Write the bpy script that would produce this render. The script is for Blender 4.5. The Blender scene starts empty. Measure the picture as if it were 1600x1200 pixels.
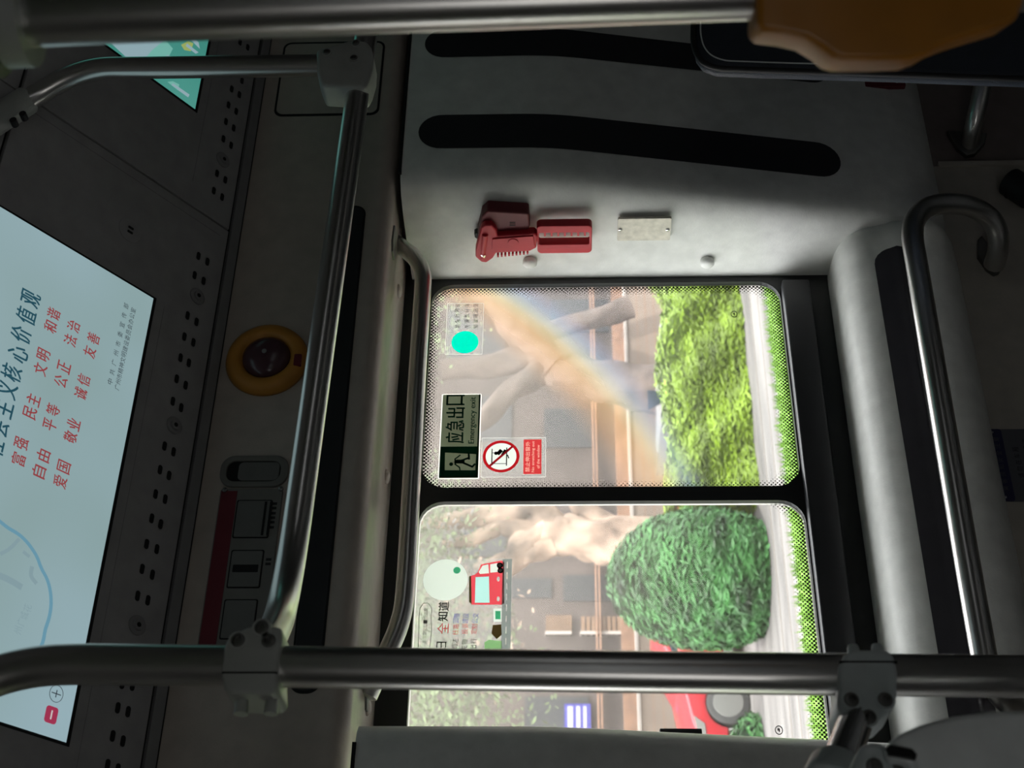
import bpy, bmesh, math, random
from mathutils import Vector, Matrix
random.seed(7)
sc = bpy.context.scene
COL = sc.collection

# ------------------------------------------------------------------ camera
FPX = 2150.0
TH = math.radians(33.2); PI_T = math.radians(2.29); RO = 0.0079
CAM = Vector((0.0, 0.0, 2.4))
Fw = Vector((math.sin(TH)*math.cos(PI_T), math.cos(TH)*math.cos(PI_T), math.sin(PI_T)))
R0 = Vector((math.cos(TH), -math.sin(TH), 0)); U0 = R0.cross(Fw)
cX = (-U0*math.cos(RO) - R0*math.sin(RO)).normalized()      # towards the right of the picture = down in the bus
cY = (R0*math.cos(RO) - U0*math.sin(RO)).normalized()
cam_d = bpy.data.cameras.new('camera'); cam_d.sensor_fit = 'HORIZONTAL'; cam_d.sensor_width = 36.0
cam_d.lens = FPX/1600*36.0; cam_d.clip_start = 0.05; cam_d.clip_end = 500
cam_d.dof.use_dof = True; cam_d.dof.focus_distance = 2.2; cam_d.dof.aperture_fstop = 11.0
cam = bpy.data.objects.new('camera', cam_d); COL.objects.link(cam)
m = Matrix.Identity(4)
for i, v in enumerate((cX, cY, -Fw)):
    for j in range(3): m[j][i] = v[j]
m.translation = CAM
cam.matrix_world = m
sc.camera = cam

# ------------------------------------------------------------------ world, sun, fill lamps, exposure
sc.view_settings.view_transform = 'Standard'; sc.view_settings.look = 'None'
sc.view_settings.exposure = 0.0; sc.view_settings.gamma = 1.0; sc.view_settings.use_curve_mapping = False
w = bpy.data.worlds.new('sky'); sc.world = w; w.use_nodes = True
bg = w.node_tree.nodes['Background']; bg.inputs[0].default_value = (0.90, 0.93, 0.95, 1); bg.inputs[1].default_value = 6.2
sun_d = bpy.data.lights.new('sun', 'SUN'); sun_d.energy = 3.4; sun_d.angle = 0.02; sun_d.color = (1, .95, .86)
sun = bpy.data.objects.new('sun', sun_d); COL.objects.link(sun)
sun.rotation_euler = Vector((0.35, 0.62, -0.85)).to_track_quat('-Z', 'Y').to_euler()
def area(name, loc, direction, sx, sy, power, color=(1, 1, 1)):
    d = bpy.data.lights.new(name, 'AREA'); d.shape = 'RECTANGLE'; d.size = sx; d.size_y = sy; d.energy = power; d.color = color
    o = bpy.data.objects.new(name, d); COL.objects.link(o); o.location = loc
    o.rotation_euler = Vector(direction).to_track_quat('-Z', 'Z').to_euler(); return o
# added fill lamps on the unseen far side of the bus, behind the camera
area('fill_far_side_front', (-1.2, -0.62, 2.2), (0.35, 1, 0.02), 1.3, 0.4, 3.2, (1, .98, .95))
area('fill_far_side_rear', (2.0, -0.62, 2.35), (0, 1, 0.02), 1.1, 0.3, 0.10, (1, .97, .93))

# ------------------------------------------------------------------ projection helpers
def ray(px, py): return (Fw + cX*((px-800)/FPX) + cY*((600-py)/FPX))
def PL(px, py, o, n):
    r = ray(px, py); return CAM + r*((Vector(o)-CAM).dot(n)/r.dot(n))
def PY(px, py, Y): return PL(px, py, (0, Y, 0), Vector((0, 1, 0)))
def PG(px, py, Z=0.0): return PL(px, py, (0, 0, Z), Vector((0, 0, 1)))
def PD(px, py, d): return CAM + ray(px, py)*d
class Frame:
    def __init__(s, o, x, y):
        s.o = Vector(o); s.x = Vector(x).normalized(); s.y = Vector(y).normalized(); s.n = s.x.cross(s.y).normalized()
    def uv(s, px, py, h=0.0):
        q = PL(px, py, s.o + s.n*h, s.n) - s.o; return (q.dot(s.x), q.dot(s.y))
    def p(s, u, v, h=0.0): return s.o + s.x*u + s.y*v + s.n*h
GY = 2.10
GL = Frame((0, GY, CAM.z), (1, 0, 0), (0, 0, 1))          # window glass; normal looks into the bus
HY = 1.84
HD = Frame((0, HY, CAM.z), (1, 0, 0), (0, 0, 1))          # face of the header panel
zt = PY(340, 600, HY).z
HT = Frame((0, HY, zt), (1, 0, 0), (0, -.803, .596))      # slanted cove
RV = Frame((1.604, 2.09, CAM.z), (0.05, -1, 0), (0, 0, 1)) # window-side reveal of the right pillar

# ------------------------------------------------------------------ materials
def nod(nt, t, **k):
    n = nt.nodes.new(t)
    for a, b in k.items(): setattr(n, a, b)
    return n
def mat(name, col, rough=.5, metal=0, var=.08, scale=30, bump=0.0, bscale=300, spec=.5, emit=None, es=1.0, stretch=None, coat=0):
    mt = bpy.data.materials.new(name); mt.use_nodes = True; nt = mt.node_tree; b = nt.nodes['Principled BSDF']
    b.inputs['Roughness'].default_value = rough; b.inputs['Metallic'].default_value = metal
    b.inputs['Specular IOR Level'].default_value = spec; b.inputs['Coat Weight'].default_value = coat
    tc = nod(nt, 'ShaderNodeTexCoord'); mp = nod(nt, 'ShaderNodeMapping'); nt.links.new(tc.outputs['Object'], mp.inputs[0])
    if stretch: mp.inputs['Scale'].default_value = stretch
    nz = nod(nt, 'ShaderNodeTexNoise'); nz.inputs['Scale'].default_value = scale; nz.inputs['Detail'].default_value = 4
    nt.links.new(mp.outputs[0], nz.inputs['Vector'])
    cr = nod(nt, 'ShaderNodeValToRGB')
    cr.color_ramp.elements[0].position = .3; cr.color_ramp.elements[1].position = .7
    cr.color_ramp.elements[0].color = tuple(c*(1-var) for c in col[:3]) + (1,)
    cr.color_ramp.elements[1].color = tuple(min(1, c*(1+var)) for c in col[:3]) + (1,)
    nt.links.new(nz.outputs[0], cr.inputs[0]); nt.links.new(cr.outputs[0], b.inputs['Base Color'])
    if emit:
        b.inputs['Emission Color'].default_value = tuple(emit) + (1,); b.inputs['Emission Strength'].default_value = es
    if bump:
        n2 = nod(nt, 'ShaderNodeTexNoise'); n2.inputs['Scale'].default_value = bscale; nt.links.new(mp.outputs[0], n2.inputs['Vector'])
        bp = nod(nt, 'ShaderNodeBump'); bp.inputs['Strength'].default_value = bump; bp.inputs['Distance'].default_value = .002
        nt.links.new(n2.outputs[0], bp.inputs['Height']); nt.links.new(bp.outputs[0], b.inputs['Normal'])
    return mt
M = {}
M['panel'] = mat('header_plastic', (.46, .41, .36), .42, bump=.15)
M['pillar'] = mat('pillar_plastic', (.73, .735, .70), .45, bump=.15)
M['ledge'] = mat('ledge_plastic', (.78, .79, .75), .42, bump=.1)
M['lower'] = mat('lower_wall', (.42, .39, .34), .55, bump=.15)
M['hatch'] = mat('hatch_metal', (.34, .335, .335), .5, bump=.2, bscale=900)
M['lip'] = mat('hatch_lip', (.24, .24, .24), .5)
M['black'] = mat('black_rubber', (.012, .012, .013), .6)
M['gloss'] = mat('black_gloss', (.030, .031, .034), .38, spec=.5)
M['frame'] = mat('window_frame_black', (.010, .012, .012), .38)
M['steel'] = mat('brushed_steel', (.66, .65, .63), .28, 1.0, var=.05, scale=60, stretch=(30, 30, 1))
M['chrome'] = mat('polished_steel', (.75, .75, .75), .12, 1.0, var=.03)
M['cast'] = mat('cast_grey', (.40, .42, .39), .42, bump=.25, bscale=500)
M['castlight'] = mat('light_cast_grey', (.60, .66, .66), .38, bump=.15, bscale=400)
M['seatgrey'] = mat('seat_shell_grey', (.80, .84, .83), .42, bump=.1)
M['seatblue'] = mat('seat_navy_vinyl', (.024, .032, .046), .5, bump=.5, bscale=400)
M['bolt'] = mat('bolt_steel', (.22, .22, .21), .35, .9)
M['dark'] = mat('dark_hole', (.004, .004, .004), .8)
M['yellow'] = mat('yellow_plastic', (.42, .17, .015), .38)
M['lampyel'] = mat('lamp_yellow', (.50, .22, .03), .5)
M['lens'] = mat('smoked_lens', (.085, .04, .05), .22)
M['maroon'] = mat('maroon_strip', (.14, .012, .022), .5)
M['box'] = mat('valve_box', (.17, .165, .15), .5)
M['boxlid'] = mat('valve_lid', (.15, .15, .14), .5)
M['hammer'] = mat('hammer_red', (.50, .010, .025), .5)
M['hammerd'] = mat('holder_red', (.13, .008, .014), .5)
M['plate'] = mat('metal_label', (.62, .58, .50), .4, .1, var=.15, scale=80)
M['white'] = mat('sticker_white', (.85, .87, .85), .5)
M['clearfilm'] = None
M['navy'] = mat('navy_sign', (.02, .02, .07), .5)
M['signgrey'] = mat('sign_grey', (.10, .105, .12), .45)

def emis(name, col, s=1.0, col2=None):
    mt = bpy.data.materials.new(name); mt.use_nodes = True; nt = mt.node_tree; b = nt.nodes['Principled BSDF']
    b.inputs['Base Color'].default_value = (.02, .02, .02, 1); b.inputs['Roughness'].default_value = .25
    b.inputs['Emission Strength'].default_value = s
    if col2:
        tc = nod(nt, 'ShaderNodeTexCoord'); nz = nod(nt, 'ShaderNodeTexNoise'); nz.inputs['Scale'].default_value = 2.5
        nt.links.new(tc.outputs['Object'], nz.inputs['Vector']); cr = nod(nt, 'ShaderNodeValToRGB')
        cr.color_ramp.elements[0].position = .3; cr.color_ramp.elements[1].position = .7
        cr.color_ramp.elements[0].color = tuple(col)+(1,); cr.color_ramp.elements[1].color = tuple(col2)+(1,)
        nt.links.new(nz.outputs[0], cr.inputs[0]); nt.links.new(cr.outputs[0], b.inputs['Emission Color'])
    else: b.inputs['Emission Color'].default_value = tuple(col)+(1,)
    return mt
M['lcd'] = emis('lcd_pale_blue', (.25, .36, .36), .95, (.31, .44, .49))
M['lcd_teal'] = emis('lcd_teal', (.04, .22, .18), 1.0, (.08, .31, .26))
M['lcd_pale'] = emis('lcd_pale', (.26, .38, .42), 1.0)
M['lcd_mint'] = emis('lcd_mint', (.16, .42, .36), 1.0)
M['lcd_title'] = emis('lcd_title', (.015, .07, .10))
M['lcd_red'] = emis('lcd_red', (.27, .05, .055))
M['lcd_foot'] = emis('lcd_foot', (.03, .04, .05))
M['lcd_blue'] = emis('lcd_line_blue', (.13, .29, .38))
M['lcd_grey'] = emis('lcd_line_grey', (.22, .32, .35))
M['lcd_logo'] = emis('lcd_logo_red', (.42, .03, .07), 1, (.22, .03, .08))
M['lcd_white'] = emis('lcd_white', (.55, .5, .5))
M['lcd_yellow'] = emis('lcd_yellow', (.30, .38, .12))

def film(name, col, alpha=1.0, trans=.5):
    """sticker film: part translucent so daylight glows through it, part clear"""
    mt = bpy.data.materials.new(name); mt.use_nodes = True; nt = mt.node_tree; nt.nodes.clear()
    out = nod(nt, 'ShaderNodeOutputMaterial'); tr = nod(nt, 'ShaderNodeBsdfTransparent'); tl = nod(nt, 'ShaderNodeBsdfTranslucent'); df = nod(nt, 'ShaderNodeBsdfDiffuse')
    tl.inputs[0].default_value = tuple(col)+(1,); df.inputs[0].default_value = tuple(col)+(1,)
    m1 = nod(nt, 'ShaderNodeMixShader'); m1.inputs[0].default_value = trans
    nt.links.new(df.outputs[0], m1.inputs[1]); nt.links.new(tl.outputs[0], m1.inputs[2])
    m2 = nod(nt, 'ShaderNodeMixShader'); m2.inputs[0].default_value = alpha
    nt.links.new(tr.outputs[0], m2.inputs[1]); nt.links.new(m1.outputs[0], m2.inputs[2])
    nt.links.new(m2.outputs[0], out.inputs[0]); return mt
M['f_clear'] = film('clear_sticker', (.8, .8, .8), .16)
M['f_edge'] = film('sticker_edge', (.95, .93, .9), .75, .9)
M['f_teal'] = film('teal_film', (.0, .85, .70), .97, .95)
M['f_ink'] = film('ink_film', (.012, .012, .012), 1.0, .3)
M['f_inkgrey'] = film('ink_film_grey', (.03, .025, .025), .96, .3)
M['f_green'] = film('exit_green_dark', (.006, .05, .03), 1.0, .6)
M['f_greenpale'] = film('exit_pale', (.27, .30, .24), .97, .95)
M['f_white'] = film('white_film', (.90, .93, .90), .93, .85)
M['f_cream'] = film('cream_film', (.80, .85, .80), .78, .85)
M['f_red'] = film('red_film', (.62, .05, .07), .96, .95)
M['f_pink'] = film('pink_film', (.95, .65, .6), .9, .9)
M['f_roadgrey'] = film('road_film', (.22, .25, .24), .9, .75)
M['f_blue'] = film('blue_ink', (.07, .07, .35), .95, .5)
M['f_darkred'] = film('darkred_ink', (.40, .01, .02), .9, .6)
M['f_mint'] = film('mint_film', (.15, .65, .42), .85, .85)
M['f_pale'] = film('pale_blue_film', (.60, .85, .82), .95, .85)
M['f_brown'] = film('brown_film', (.20, .15, .06), .95, .7)
M['f_leaf'] = film('leaf_film', (.30, .55, .25), .7, .8)

def glass_mat(name, rainbow=False):
    mt = bpy.data.materials.new(name); mt.use_nodes = True; nt = mt.node_tree; nt.nodes.clear(); L = nt.links
    out = nod(nt, 'ShaderNodeOutputMaterial'); tr = nod(nt, 'ShaderNodeBsdfTransparent'); gl = nod(nt, 'ShaderNodeBsdfGlossy'); gl.inputs['Roughness'].default_value = .02
    tl = nod(nt, 'ShaderNodeBsdfTranslucent'); tr.inputs[0].default_value = (.96, .95, .94, 1)
    fr = nod(nt, 'ShaderNodeFresnel'); fr.inputs[0].default_value = 1.45
    geo = nod(nt, 'ShaderNodeNewGeometry')
    n1 = nod(nt, 'ShaderNodeTexNoise'); n1.inputs['Scale'].default_value = 5; n1.inputs['Detail'].default_value = 6; L.new(geo.outputs['Position'], n1.inputs['Vector'])
    n2 = nod(nt, 'ShaderNodeTexVoronoi'); n2.inputs['Scale'].default_value = 160; L.new(geo.outputs['Position'], n2.inputs['Vector'])
    lt = nod(nt, 'ShaderNodeMath', operation='LESS_THAN'); L.new(n2.outputs['Distance'], lt.inputs[0]); lt.inputs[1].default_value = .13
    sp = nod(nt, 'ShaderNodeMath', operation='MULTIPLY'); L.new(lt.outputs[0], sp.inputs[0]); sp.inputs[1].default_value = .12
    # dust lies thickest on the upper part of the pane
    sx = nod(nt, 'ShaderNodeSeparateXYZ'); L.new(geo.outputs['Position'], sx.inputs[0])
    mr = nod(nt, 'ShaderNodeMapRange'); L.new(sx.outputs['Z'], mr.inputs['Value'])
    mr.inputs['From Min'].default_value = CAM.z-.25; mr.inputs['From Max'].default_value = CAM.z+.12
    mr.inputs['To Min'].default_value = .04; mr.inputs['To Max'].default_value = .30
    mu = nod(nt, 'ShaderNodeMath', operation='MULTIPLY'); L.new(mr.outputs[0], mu.inputs[0])
    ad0 = nod(nt, 'ShaderNodeMath', operation='ADD'); L.new(n1.outputs[0], ad0.inputs[0]); ad0.inputs[1].default_value = .45; L.new(ad0.outputs[0], mu.inputs[1])
    ad = nod(nt, 'ShaderNodeMath', operation='ADD'); L.new(mu.outputs[0], ad.inputs[0]); L.new(sp.outputs[0], ad.inputs[1])
    tl.inputs[0].default_value = (.50, .44, .405, 1)
    fac = ad
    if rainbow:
        # diagonal rainbow glare, put into the colour and haze of the pane
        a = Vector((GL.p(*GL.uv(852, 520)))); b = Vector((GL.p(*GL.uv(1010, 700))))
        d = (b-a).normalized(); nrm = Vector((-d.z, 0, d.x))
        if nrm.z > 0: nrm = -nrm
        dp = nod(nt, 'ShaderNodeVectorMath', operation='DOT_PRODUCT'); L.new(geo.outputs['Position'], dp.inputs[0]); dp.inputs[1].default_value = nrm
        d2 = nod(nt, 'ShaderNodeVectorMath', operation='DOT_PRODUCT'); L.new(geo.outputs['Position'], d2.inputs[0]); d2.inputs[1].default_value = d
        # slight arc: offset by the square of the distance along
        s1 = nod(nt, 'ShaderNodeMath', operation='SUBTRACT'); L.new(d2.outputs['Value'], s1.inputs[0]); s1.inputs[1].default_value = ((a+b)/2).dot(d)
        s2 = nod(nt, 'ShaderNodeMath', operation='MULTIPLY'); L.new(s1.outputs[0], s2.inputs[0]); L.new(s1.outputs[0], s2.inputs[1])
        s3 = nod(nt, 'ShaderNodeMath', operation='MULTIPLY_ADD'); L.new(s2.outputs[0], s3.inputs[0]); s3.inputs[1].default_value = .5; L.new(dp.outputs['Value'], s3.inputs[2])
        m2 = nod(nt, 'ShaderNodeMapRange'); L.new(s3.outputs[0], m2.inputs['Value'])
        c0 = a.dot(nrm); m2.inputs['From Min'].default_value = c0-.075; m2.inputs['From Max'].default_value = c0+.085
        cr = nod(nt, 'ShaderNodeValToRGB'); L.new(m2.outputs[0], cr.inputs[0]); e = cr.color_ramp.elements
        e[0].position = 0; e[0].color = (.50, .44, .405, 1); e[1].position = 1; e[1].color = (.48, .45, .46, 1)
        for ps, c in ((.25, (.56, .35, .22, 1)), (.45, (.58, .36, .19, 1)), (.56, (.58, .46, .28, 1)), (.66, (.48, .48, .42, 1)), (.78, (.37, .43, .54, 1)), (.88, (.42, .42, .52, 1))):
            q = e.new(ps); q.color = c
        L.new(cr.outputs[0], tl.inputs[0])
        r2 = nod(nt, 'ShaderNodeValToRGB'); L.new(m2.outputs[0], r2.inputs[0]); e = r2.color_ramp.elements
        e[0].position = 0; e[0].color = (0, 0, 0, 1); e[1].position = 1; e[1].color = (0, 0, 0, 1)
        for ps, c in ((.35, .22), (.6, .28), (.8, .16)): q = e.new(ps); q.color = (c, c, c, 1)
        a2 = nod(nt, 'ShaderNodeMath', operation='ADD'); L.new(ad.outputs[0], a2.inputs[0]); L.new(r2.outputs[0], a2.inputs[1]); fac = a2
    m1 = nod(nt, 'ShaderNodeMixShader'); L.new(fac.outputs[0], m1.inputs[0]); L.new(tr.outputs[0], m1.inputs[1]); L.new(tl.outputs[0], m1.inputs[2])
    fm = nod(nt, 'ShaderNodeMath', operation='MULTIPLY'); L.new(fr.outputs[0], fm.inputs[0]); fm.inputs[1].default_value = .6
    m2s = nod(nt, 'ShaderNodeMixShader'); L.new(fm.outputs[0], m2s.inputs[0]); L.new(m1.outputs[0], m2s.inputs[1]); L.new(gl.outputs[0], m2s.inputs[2])
    L.new(m2s.outputs[0], out.inputs[0]); return mt
M['glass1'] = glass_mat('dusty_glass_rainbow_glare', True); M['glass2'] = glass_mat('dusty_glass')

def frit_mat():
    mt = bpy.data.materials.new('frit_dots'); mt.use_nodes = True; nt = mt.node_tree; nt.nodes.clear(); L = nt.links
    out = nod(nt, 'ShaderNodeOutputMaterial'); tr = nod(nt, 'ShaderNodeBsdfTransparent'); df = nod(nt, 'ShaderNodeBsdfDiffuse'); df.inputs[0].default_value = (.02, .02, .02, 1)
    geo = nod(nt, 'ShaderNodeNewGeometry'); sx = nod(nt, 'ShaderNodeSeparateXYZ'); L.new(geo.outputs['Position'], sx.inputs[0])
    k = 2*math.pi/.0072
    vals = []
    for ax, sc_ in (('X', k), ('Z', k)):
        a = nod(nt, 'ShaderNodeMath', operation='MULTIPLY'); L.new(sx.outputs[ax], a.inputs[0]); a.inputs[1].default_value = sc_
        c = nod(nt, 'ShaderNodeMath', operation='COSINE'); L.new(a.outputs[0], c.inputs[0]); vals.append(c)
    pr = nod(nt, 'ShaderNodeMath', operation='MULTIPLY'); L.new(vals[0].outputs[0], pr.inputs[0]); L.new(vals[1].outputs[0], pr.inputs[1])
    ab = pr
    uv = nod(nt, 'ShaderNodeUVMap'); s2 = nod(nt, 'ShaderNodeSeparateXYZ'); L.new(uv.outputs[0], s2.inputs[0])
    th = nod(nt, 'ShaderNodeMapRange'); L.new(s2.outputs['Y'], th.inputs['Value']); th.inputs['To Min'].default_value = 1.0; th.inputs['To Max'].default_value = -.35
    gt = nod(nt, 'ShaderNodeMath', operation='GREATER_THAN'); L.new(ab.outputs[0], gt.inputs[0]); L.new(th.outputs[0], gt.inputs[1])
    m1 = nod(nt, 'ShaderNodeMixShader'); L.new(gt.outputs[0], m1.inputs[0]); L.new(tr.outputs[0], m1.inputs[1]); L.new(df.outputs[0], m1.inputs[2])
    L.new(m1.outputs[0], out.inputs[0]); return mt
M['frit'] = frit_mat()

# ------------------------------------------------------------------ object helpers
class MB:
    def __init__(s): s.v = []; s.f = []; s.uv = None
    def add(s, vs, fs):
        b = len(s.v); s.v += [Vector(q) for q in vs]; s.f += [tuple(b+i for i in f) for f in fs]; return s
    def plate(s, fr, pts, h0=0., h1=.002):
        """polygon pts (u,v) in a frame, given a thickness along the frame's normal"""
        ar = sum(pts[i][0]*pts[(i+1) % len(pts)][1]-pts[(i+1) % len(pts)][0]*pts[i][1] for i in range(len(pts)))
        if ar < 0: pts = pts[::-1]
        n = len(pts); vs = [fr.p(u, v, h0) for u, v in pts] + [fr.p(u, v, h1) for u, v in pts]
        fs = [tuple(range(n))[::-1], tuple(range(n, 2*n))] + [(i, (i+1) % n, n+(i+1) % n, n+i) for i in range(n)]
        return s.add(vs, fs)
    def ring(s, fr, outer, inner, h0, h1):
        n = len(outer)
        vs = [fr.p(*q, h0) for q in outer] + [fr.p(*q, h0) for q in inner] + [fr.p(*q, h1) for q in outer] + [fr.p(*q, h1) for q in inner]
        fs = []
        for i in range(n):
            j = (i+1) % n
            fs += [(i, n+i, n+j, j), (2*n+i, 2*n+j, 3*n+j, 3*n+i), (i, j, 2*n+j, 2*n+i), (n+i, 3*n+i, 3*n+j, n+j)]
        return s.add(vs, fs)
    def tube(s, path, r, n=20, caps=True, r2=None):
        path = [Vector(q) for q in path]; up = None; rings = []
        for i, q in enumerate(path):
            t = ((path[min(i+1, len(path)-1)]-path[max(i-1, 0)])).normalized()
            if up is None: up = t.orthogonal().normalized()
            up = (up - t*up.dot(t)).normalized(); sd = t.cross(up)
            rr = r if r2 is None else r+(r2-r)*i/(len(path)-1)
            rings.append([q + (up*math.cos(a)+sd*math.sin(a))*rr for a in [2*math.pi*k/n for k in range(n)]])
        vs = [v for rg in rings for v in rg]; fs = []
        for i in range(len(rings)-1):
            for k in range(n):
                k2 = (k+1) % n; fs.append((i*n+k, i*n+k2, (i+1)*n+k2, (i+1)*n+k))
        if caps: fs += [tuple(range(n))[::-1], tuple((len(rings)-1)*n+k for k in range(n))]
        return s.add(vs, fs)
    def lathe(s, fr, u, v, prof, n=32):
        """prof: (radius, height) pairs round the normal at u,v"""
        vs = []; fs = []
        for r, h in prof: vs += [fr.p(u+r*math.cos(2*math.pi*k/n), v+r*math.sin(2*math.pi*k/n), h) for k in range(n)]
        for i in range(len(prof)-1):
            for k in range(n): k2 = (k+1) % n; fs.append((i*n+k, i*n+k2, (i+1)*n+k2, (i+1)*n+k))
        fs.append(tuple(range(n))[::-1]); fs.append(tuple((len(prof)-1)*n+k for k in range(n)))
        return s.add(vs, fs)
    def box(s, a, b):
        x0, y0, z0 = a; x1, y1, z1 = b
        return s.add([(x0, y0, z0), (x1, y0, z0), (x1, y1, z0), (x0, y1, z0), (x0, y0, z1), (x1, y0, z1), (x1, y1, z1), (x0, y1, z1)],
                     [(0, 3, 2, 1), (4, 5, 6, 7), (0, 1, 5, 4), (1, 2, 6, 5), (2, 3, 7, 6), (3, 0, 4, 7)])
    def grid(s, rows):
        n = len(rows[0]); vs = [q for r in rows for q in r]
        return s.add(vs, [(i*n+k, i*n+k+1, (i+1)*n+k+1, (i+1)*n+k) for i in range(len(rows)-1) for k in range(n-1)])
def rr(u0, v0, u1, v1, r, n=6):
    """rounded rectangle, always 4*(n+1) points, same order"""
    pts = []
    for cx, cy, a0 in ((u1-r, v1-r, 0), (u0+r, v1-r, 90), (u0+r, v0+r, 180), (u1-r, v0+r, 270)):
        for k in range(n+1):
            a = math.radians(a0+90*k/n); pts.append((cx+r*math.cos(a), cy+r*math.sin(a)))
    return pts
def bend(pts, r=.05, n=10):
    """polyline with its corners rounded"""
    pts = [Vector(p) for p in pts]; out = [pts[0]]
    rs = r if isinstance(r, (list, tuple)) else [r]*(len(pts)-2)
    for i in range(1, len(pts)-1):
        a = (pts[i-1]-pts[i]); b = (pts[i+1]-pts[i]); d = min(rs[i-1], a.length*.48, b.length*.48)
        p0 = pts[i]+a.normalized()*d; p2 = pts[i]+b.normalized()*d
        for k in range(n+1): t = k/n; out.append(p0*(1-t)**2+pts[i]*2*t*(1-t)+p2*t*t)
    out.append(pts[-1]); return out
def tag(o, label=None, cat=None, group=None, kind=None):
    if label: o['label'] = label
    if cat: o['category'] = cat
    if group: o['group'] = group
    if kind: o['kind'] = kind
    return o
def empty(name, loc): 
    o = bpy.data.objects.new(name, None); o.empty_display_size = .05; COL.objects.link(o); o.location = loc; return o
def wloc(o):
    l = Vector(o.location)
    while o.parent: o = o.parent; l += Vector(o.location)
    return l
def build(mb, name, material, parent=None, smooth=False, bevel=0, fix=True):
    me = bpy.data.meshes.new(name)
    c = sum(mb.v, Vector())/len(mb.v); lo = Vector((c.x, c.y, min(v.z for v in mb.v)))
    me.from_pydata([v-lo for v in mb.v], [], mb.f); me.update()
    if fix or bevel:
        bm = bmesh.new(); bm.from_mesh(me)
        if fix: bmesh.ops.recalc_face_normals(bm, faces=bm.faces)
        if bevel:
            es = [e for e in bm.edges if len(e.link_faces) == 2 and e.calc_face_angle(0) > .6]
            bmesh.ops.bevel(bm, geom=es, offset=bevel, segments=3, profile=.5, affect='EDGES', clamp_overlap=True)
        bm.to_mesh(me); bm.free()
    o = bpy.data.objects.new(name, me); COL.objects.link(o); me.materials.append(material)
    if smooth:
        for p in me.polygons: p.use_smooth = True
        if smooth != 'all':
            bm = bmesh.new(); bm.from_mesh(me)
            for e in bm.edges:
                if len(e.link_faces) == 2 and e.calc_face_angle(0) > .7: e.smooth = False
            bm.to_mesh(me); bm.free()
    if parent: o.parent = parent; o.location = lo - wloc(parent)
    else: o.location = lo
    return o
def struct(mb, name, material, parent=None, **k):
    o = build(mb, name, material, parent, **k)
    if not parent: o['kind'] = 'structure'
    return o
# text: filled glyphs as mesh data, cached
_tx = {}
def glyphs(txt):
    if txt in _tx: return _tx[txt]
    cu = bpy.data.curves.new('t', 'FONT'); cu.body = txt; cu.size = 1; cu.align_x = 'CENTER'; cu.resolution_u = 3
    ob = bpy.data.objects.new('t', cu); COL.objects.link(ob)
    dg = bpy.context.evaluated_depsgraph_get(); me = bpy.data.meshes.new_from_object(ob.evaluated_get(dg))
    vs = [v.co.copy() for v in me.vertices]; fs = [tuple(p.vertices) for p in me.polygons]
    bpy.data.objects.remove(ob); bpy.data.curves.remove(cu); bpy.data.meshes.remove(me)
    if vs:
        x0 = min(v.x for v in vs); x1 = max(v.x for v in vs); y0 = min(v.y for v in vs); y1 = max(v.y for v in vs)
        vs = [((v.x-(x0+x1)/2), (v.y-(y0+y1)/2)) for v in vs]; dims = (x1-x0, y1-y0)
    else: dims = (1, 1)
    _tx[txt] = (vs, fs, dims); return _tx[txt]
def text(mb, fr, txt, u, v, w=None, h=None, lift=.001):
    vs, fs, (dx, dy) = glyphs(txt)
    if not vs: return
    sx = w/dx if w else h/dy; sy = h/dy if h else w/dx
    mb.add([fr.p(u+a*sx, v+b*sy, lift) for a, b in vs], fs)
def cutout(fr, outline, holes, texts, h, name, material, parent):
    '''flat printed area with shapes and letters left clear'''
    cu = bpy.data.curves.new('c', 'CURVE'); cu.dimensions = '2D'; cu.fill_mode = 'BOTH'; cu.resolution_u = 3
    def poly(pts):
        sp = cu.splines.new('POLY'); sp.points.add(len(pts)-1); sp.use_cyclic_u = True
        for q, p in zip(sp.points, pts): q.co = (p[0]*100, p[1]*100, 0, 1)
    poly(outline)
    for p in holes: poly(p)
    for t, u, v, w, hh in texts:
        _, _, (dx, dy) = glyphs(t); fc = bpy.data.curves.new('t', 'FONT'); fc.body = t; fc.size = 1; fc.align_x = 'CENTER'
        fo = bpy.data.objects.new('t', fc); COL.objects.link(fo); dg = bpy.context.evaluated_depsgraph_get(); tc_ = fo.evaluated_get(dg).to_curve(dg)
        allp = []
        for sp in tc_.splines:
            pl = []
            bp = sp.bezier_points; n = len(bp)
            for k in range(n):
                a, b = bp[k], bp[(k+1) % n]; P0, P1, P2, P3 = a.co, a.handle_right, b.handle_left, b.co
                for q in range(3): t_ = q/3; pl.append(P0*(1-t_)**3+P1*3*t_*(1-t_)**2+P2*3*t_*t_*(1-t_)+P3*t_**3)
            if not n: pl = [Vector(p.co[:3]) for p in sp.points]
            allp.append(pl)
        xs = [p.x for pl in allp for p in pl]; ysv = [p.y for pl in allp for p in pl]; cx, cy_ = (min(xs)+max(xs))/2, (min(ysv)+max(ysv))/2
        for pl in allp: poly([(u+(p.x-cx)*w/dx, v+(p.y-cy_)*hh/dy) for p in pl])
        fo.evaluated_get(dg).to_curve_clear(); bpy.data.objects.remove(fo)
    ob = bpy.data.objects.new('c', cu); COL.objects.link(ob); dg = bpy.context.evaluated_depsgraph_get(); me = bpy.data.meshes.new_from_object(ob.evaluated_get(dg))
    mb = MB(); mb.add([fr.p(q.co.x/100, q.co.y/100, h) for q in me.vertices], [tuple(p.vertices) for p in me.polygons])
    bpy.data.objects.remove(ob); bpy.data.curves.remove(cu); bpy.data.meshes.remove(me)
    return build(mb, name, M[material], parent, fix=False)
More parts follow.
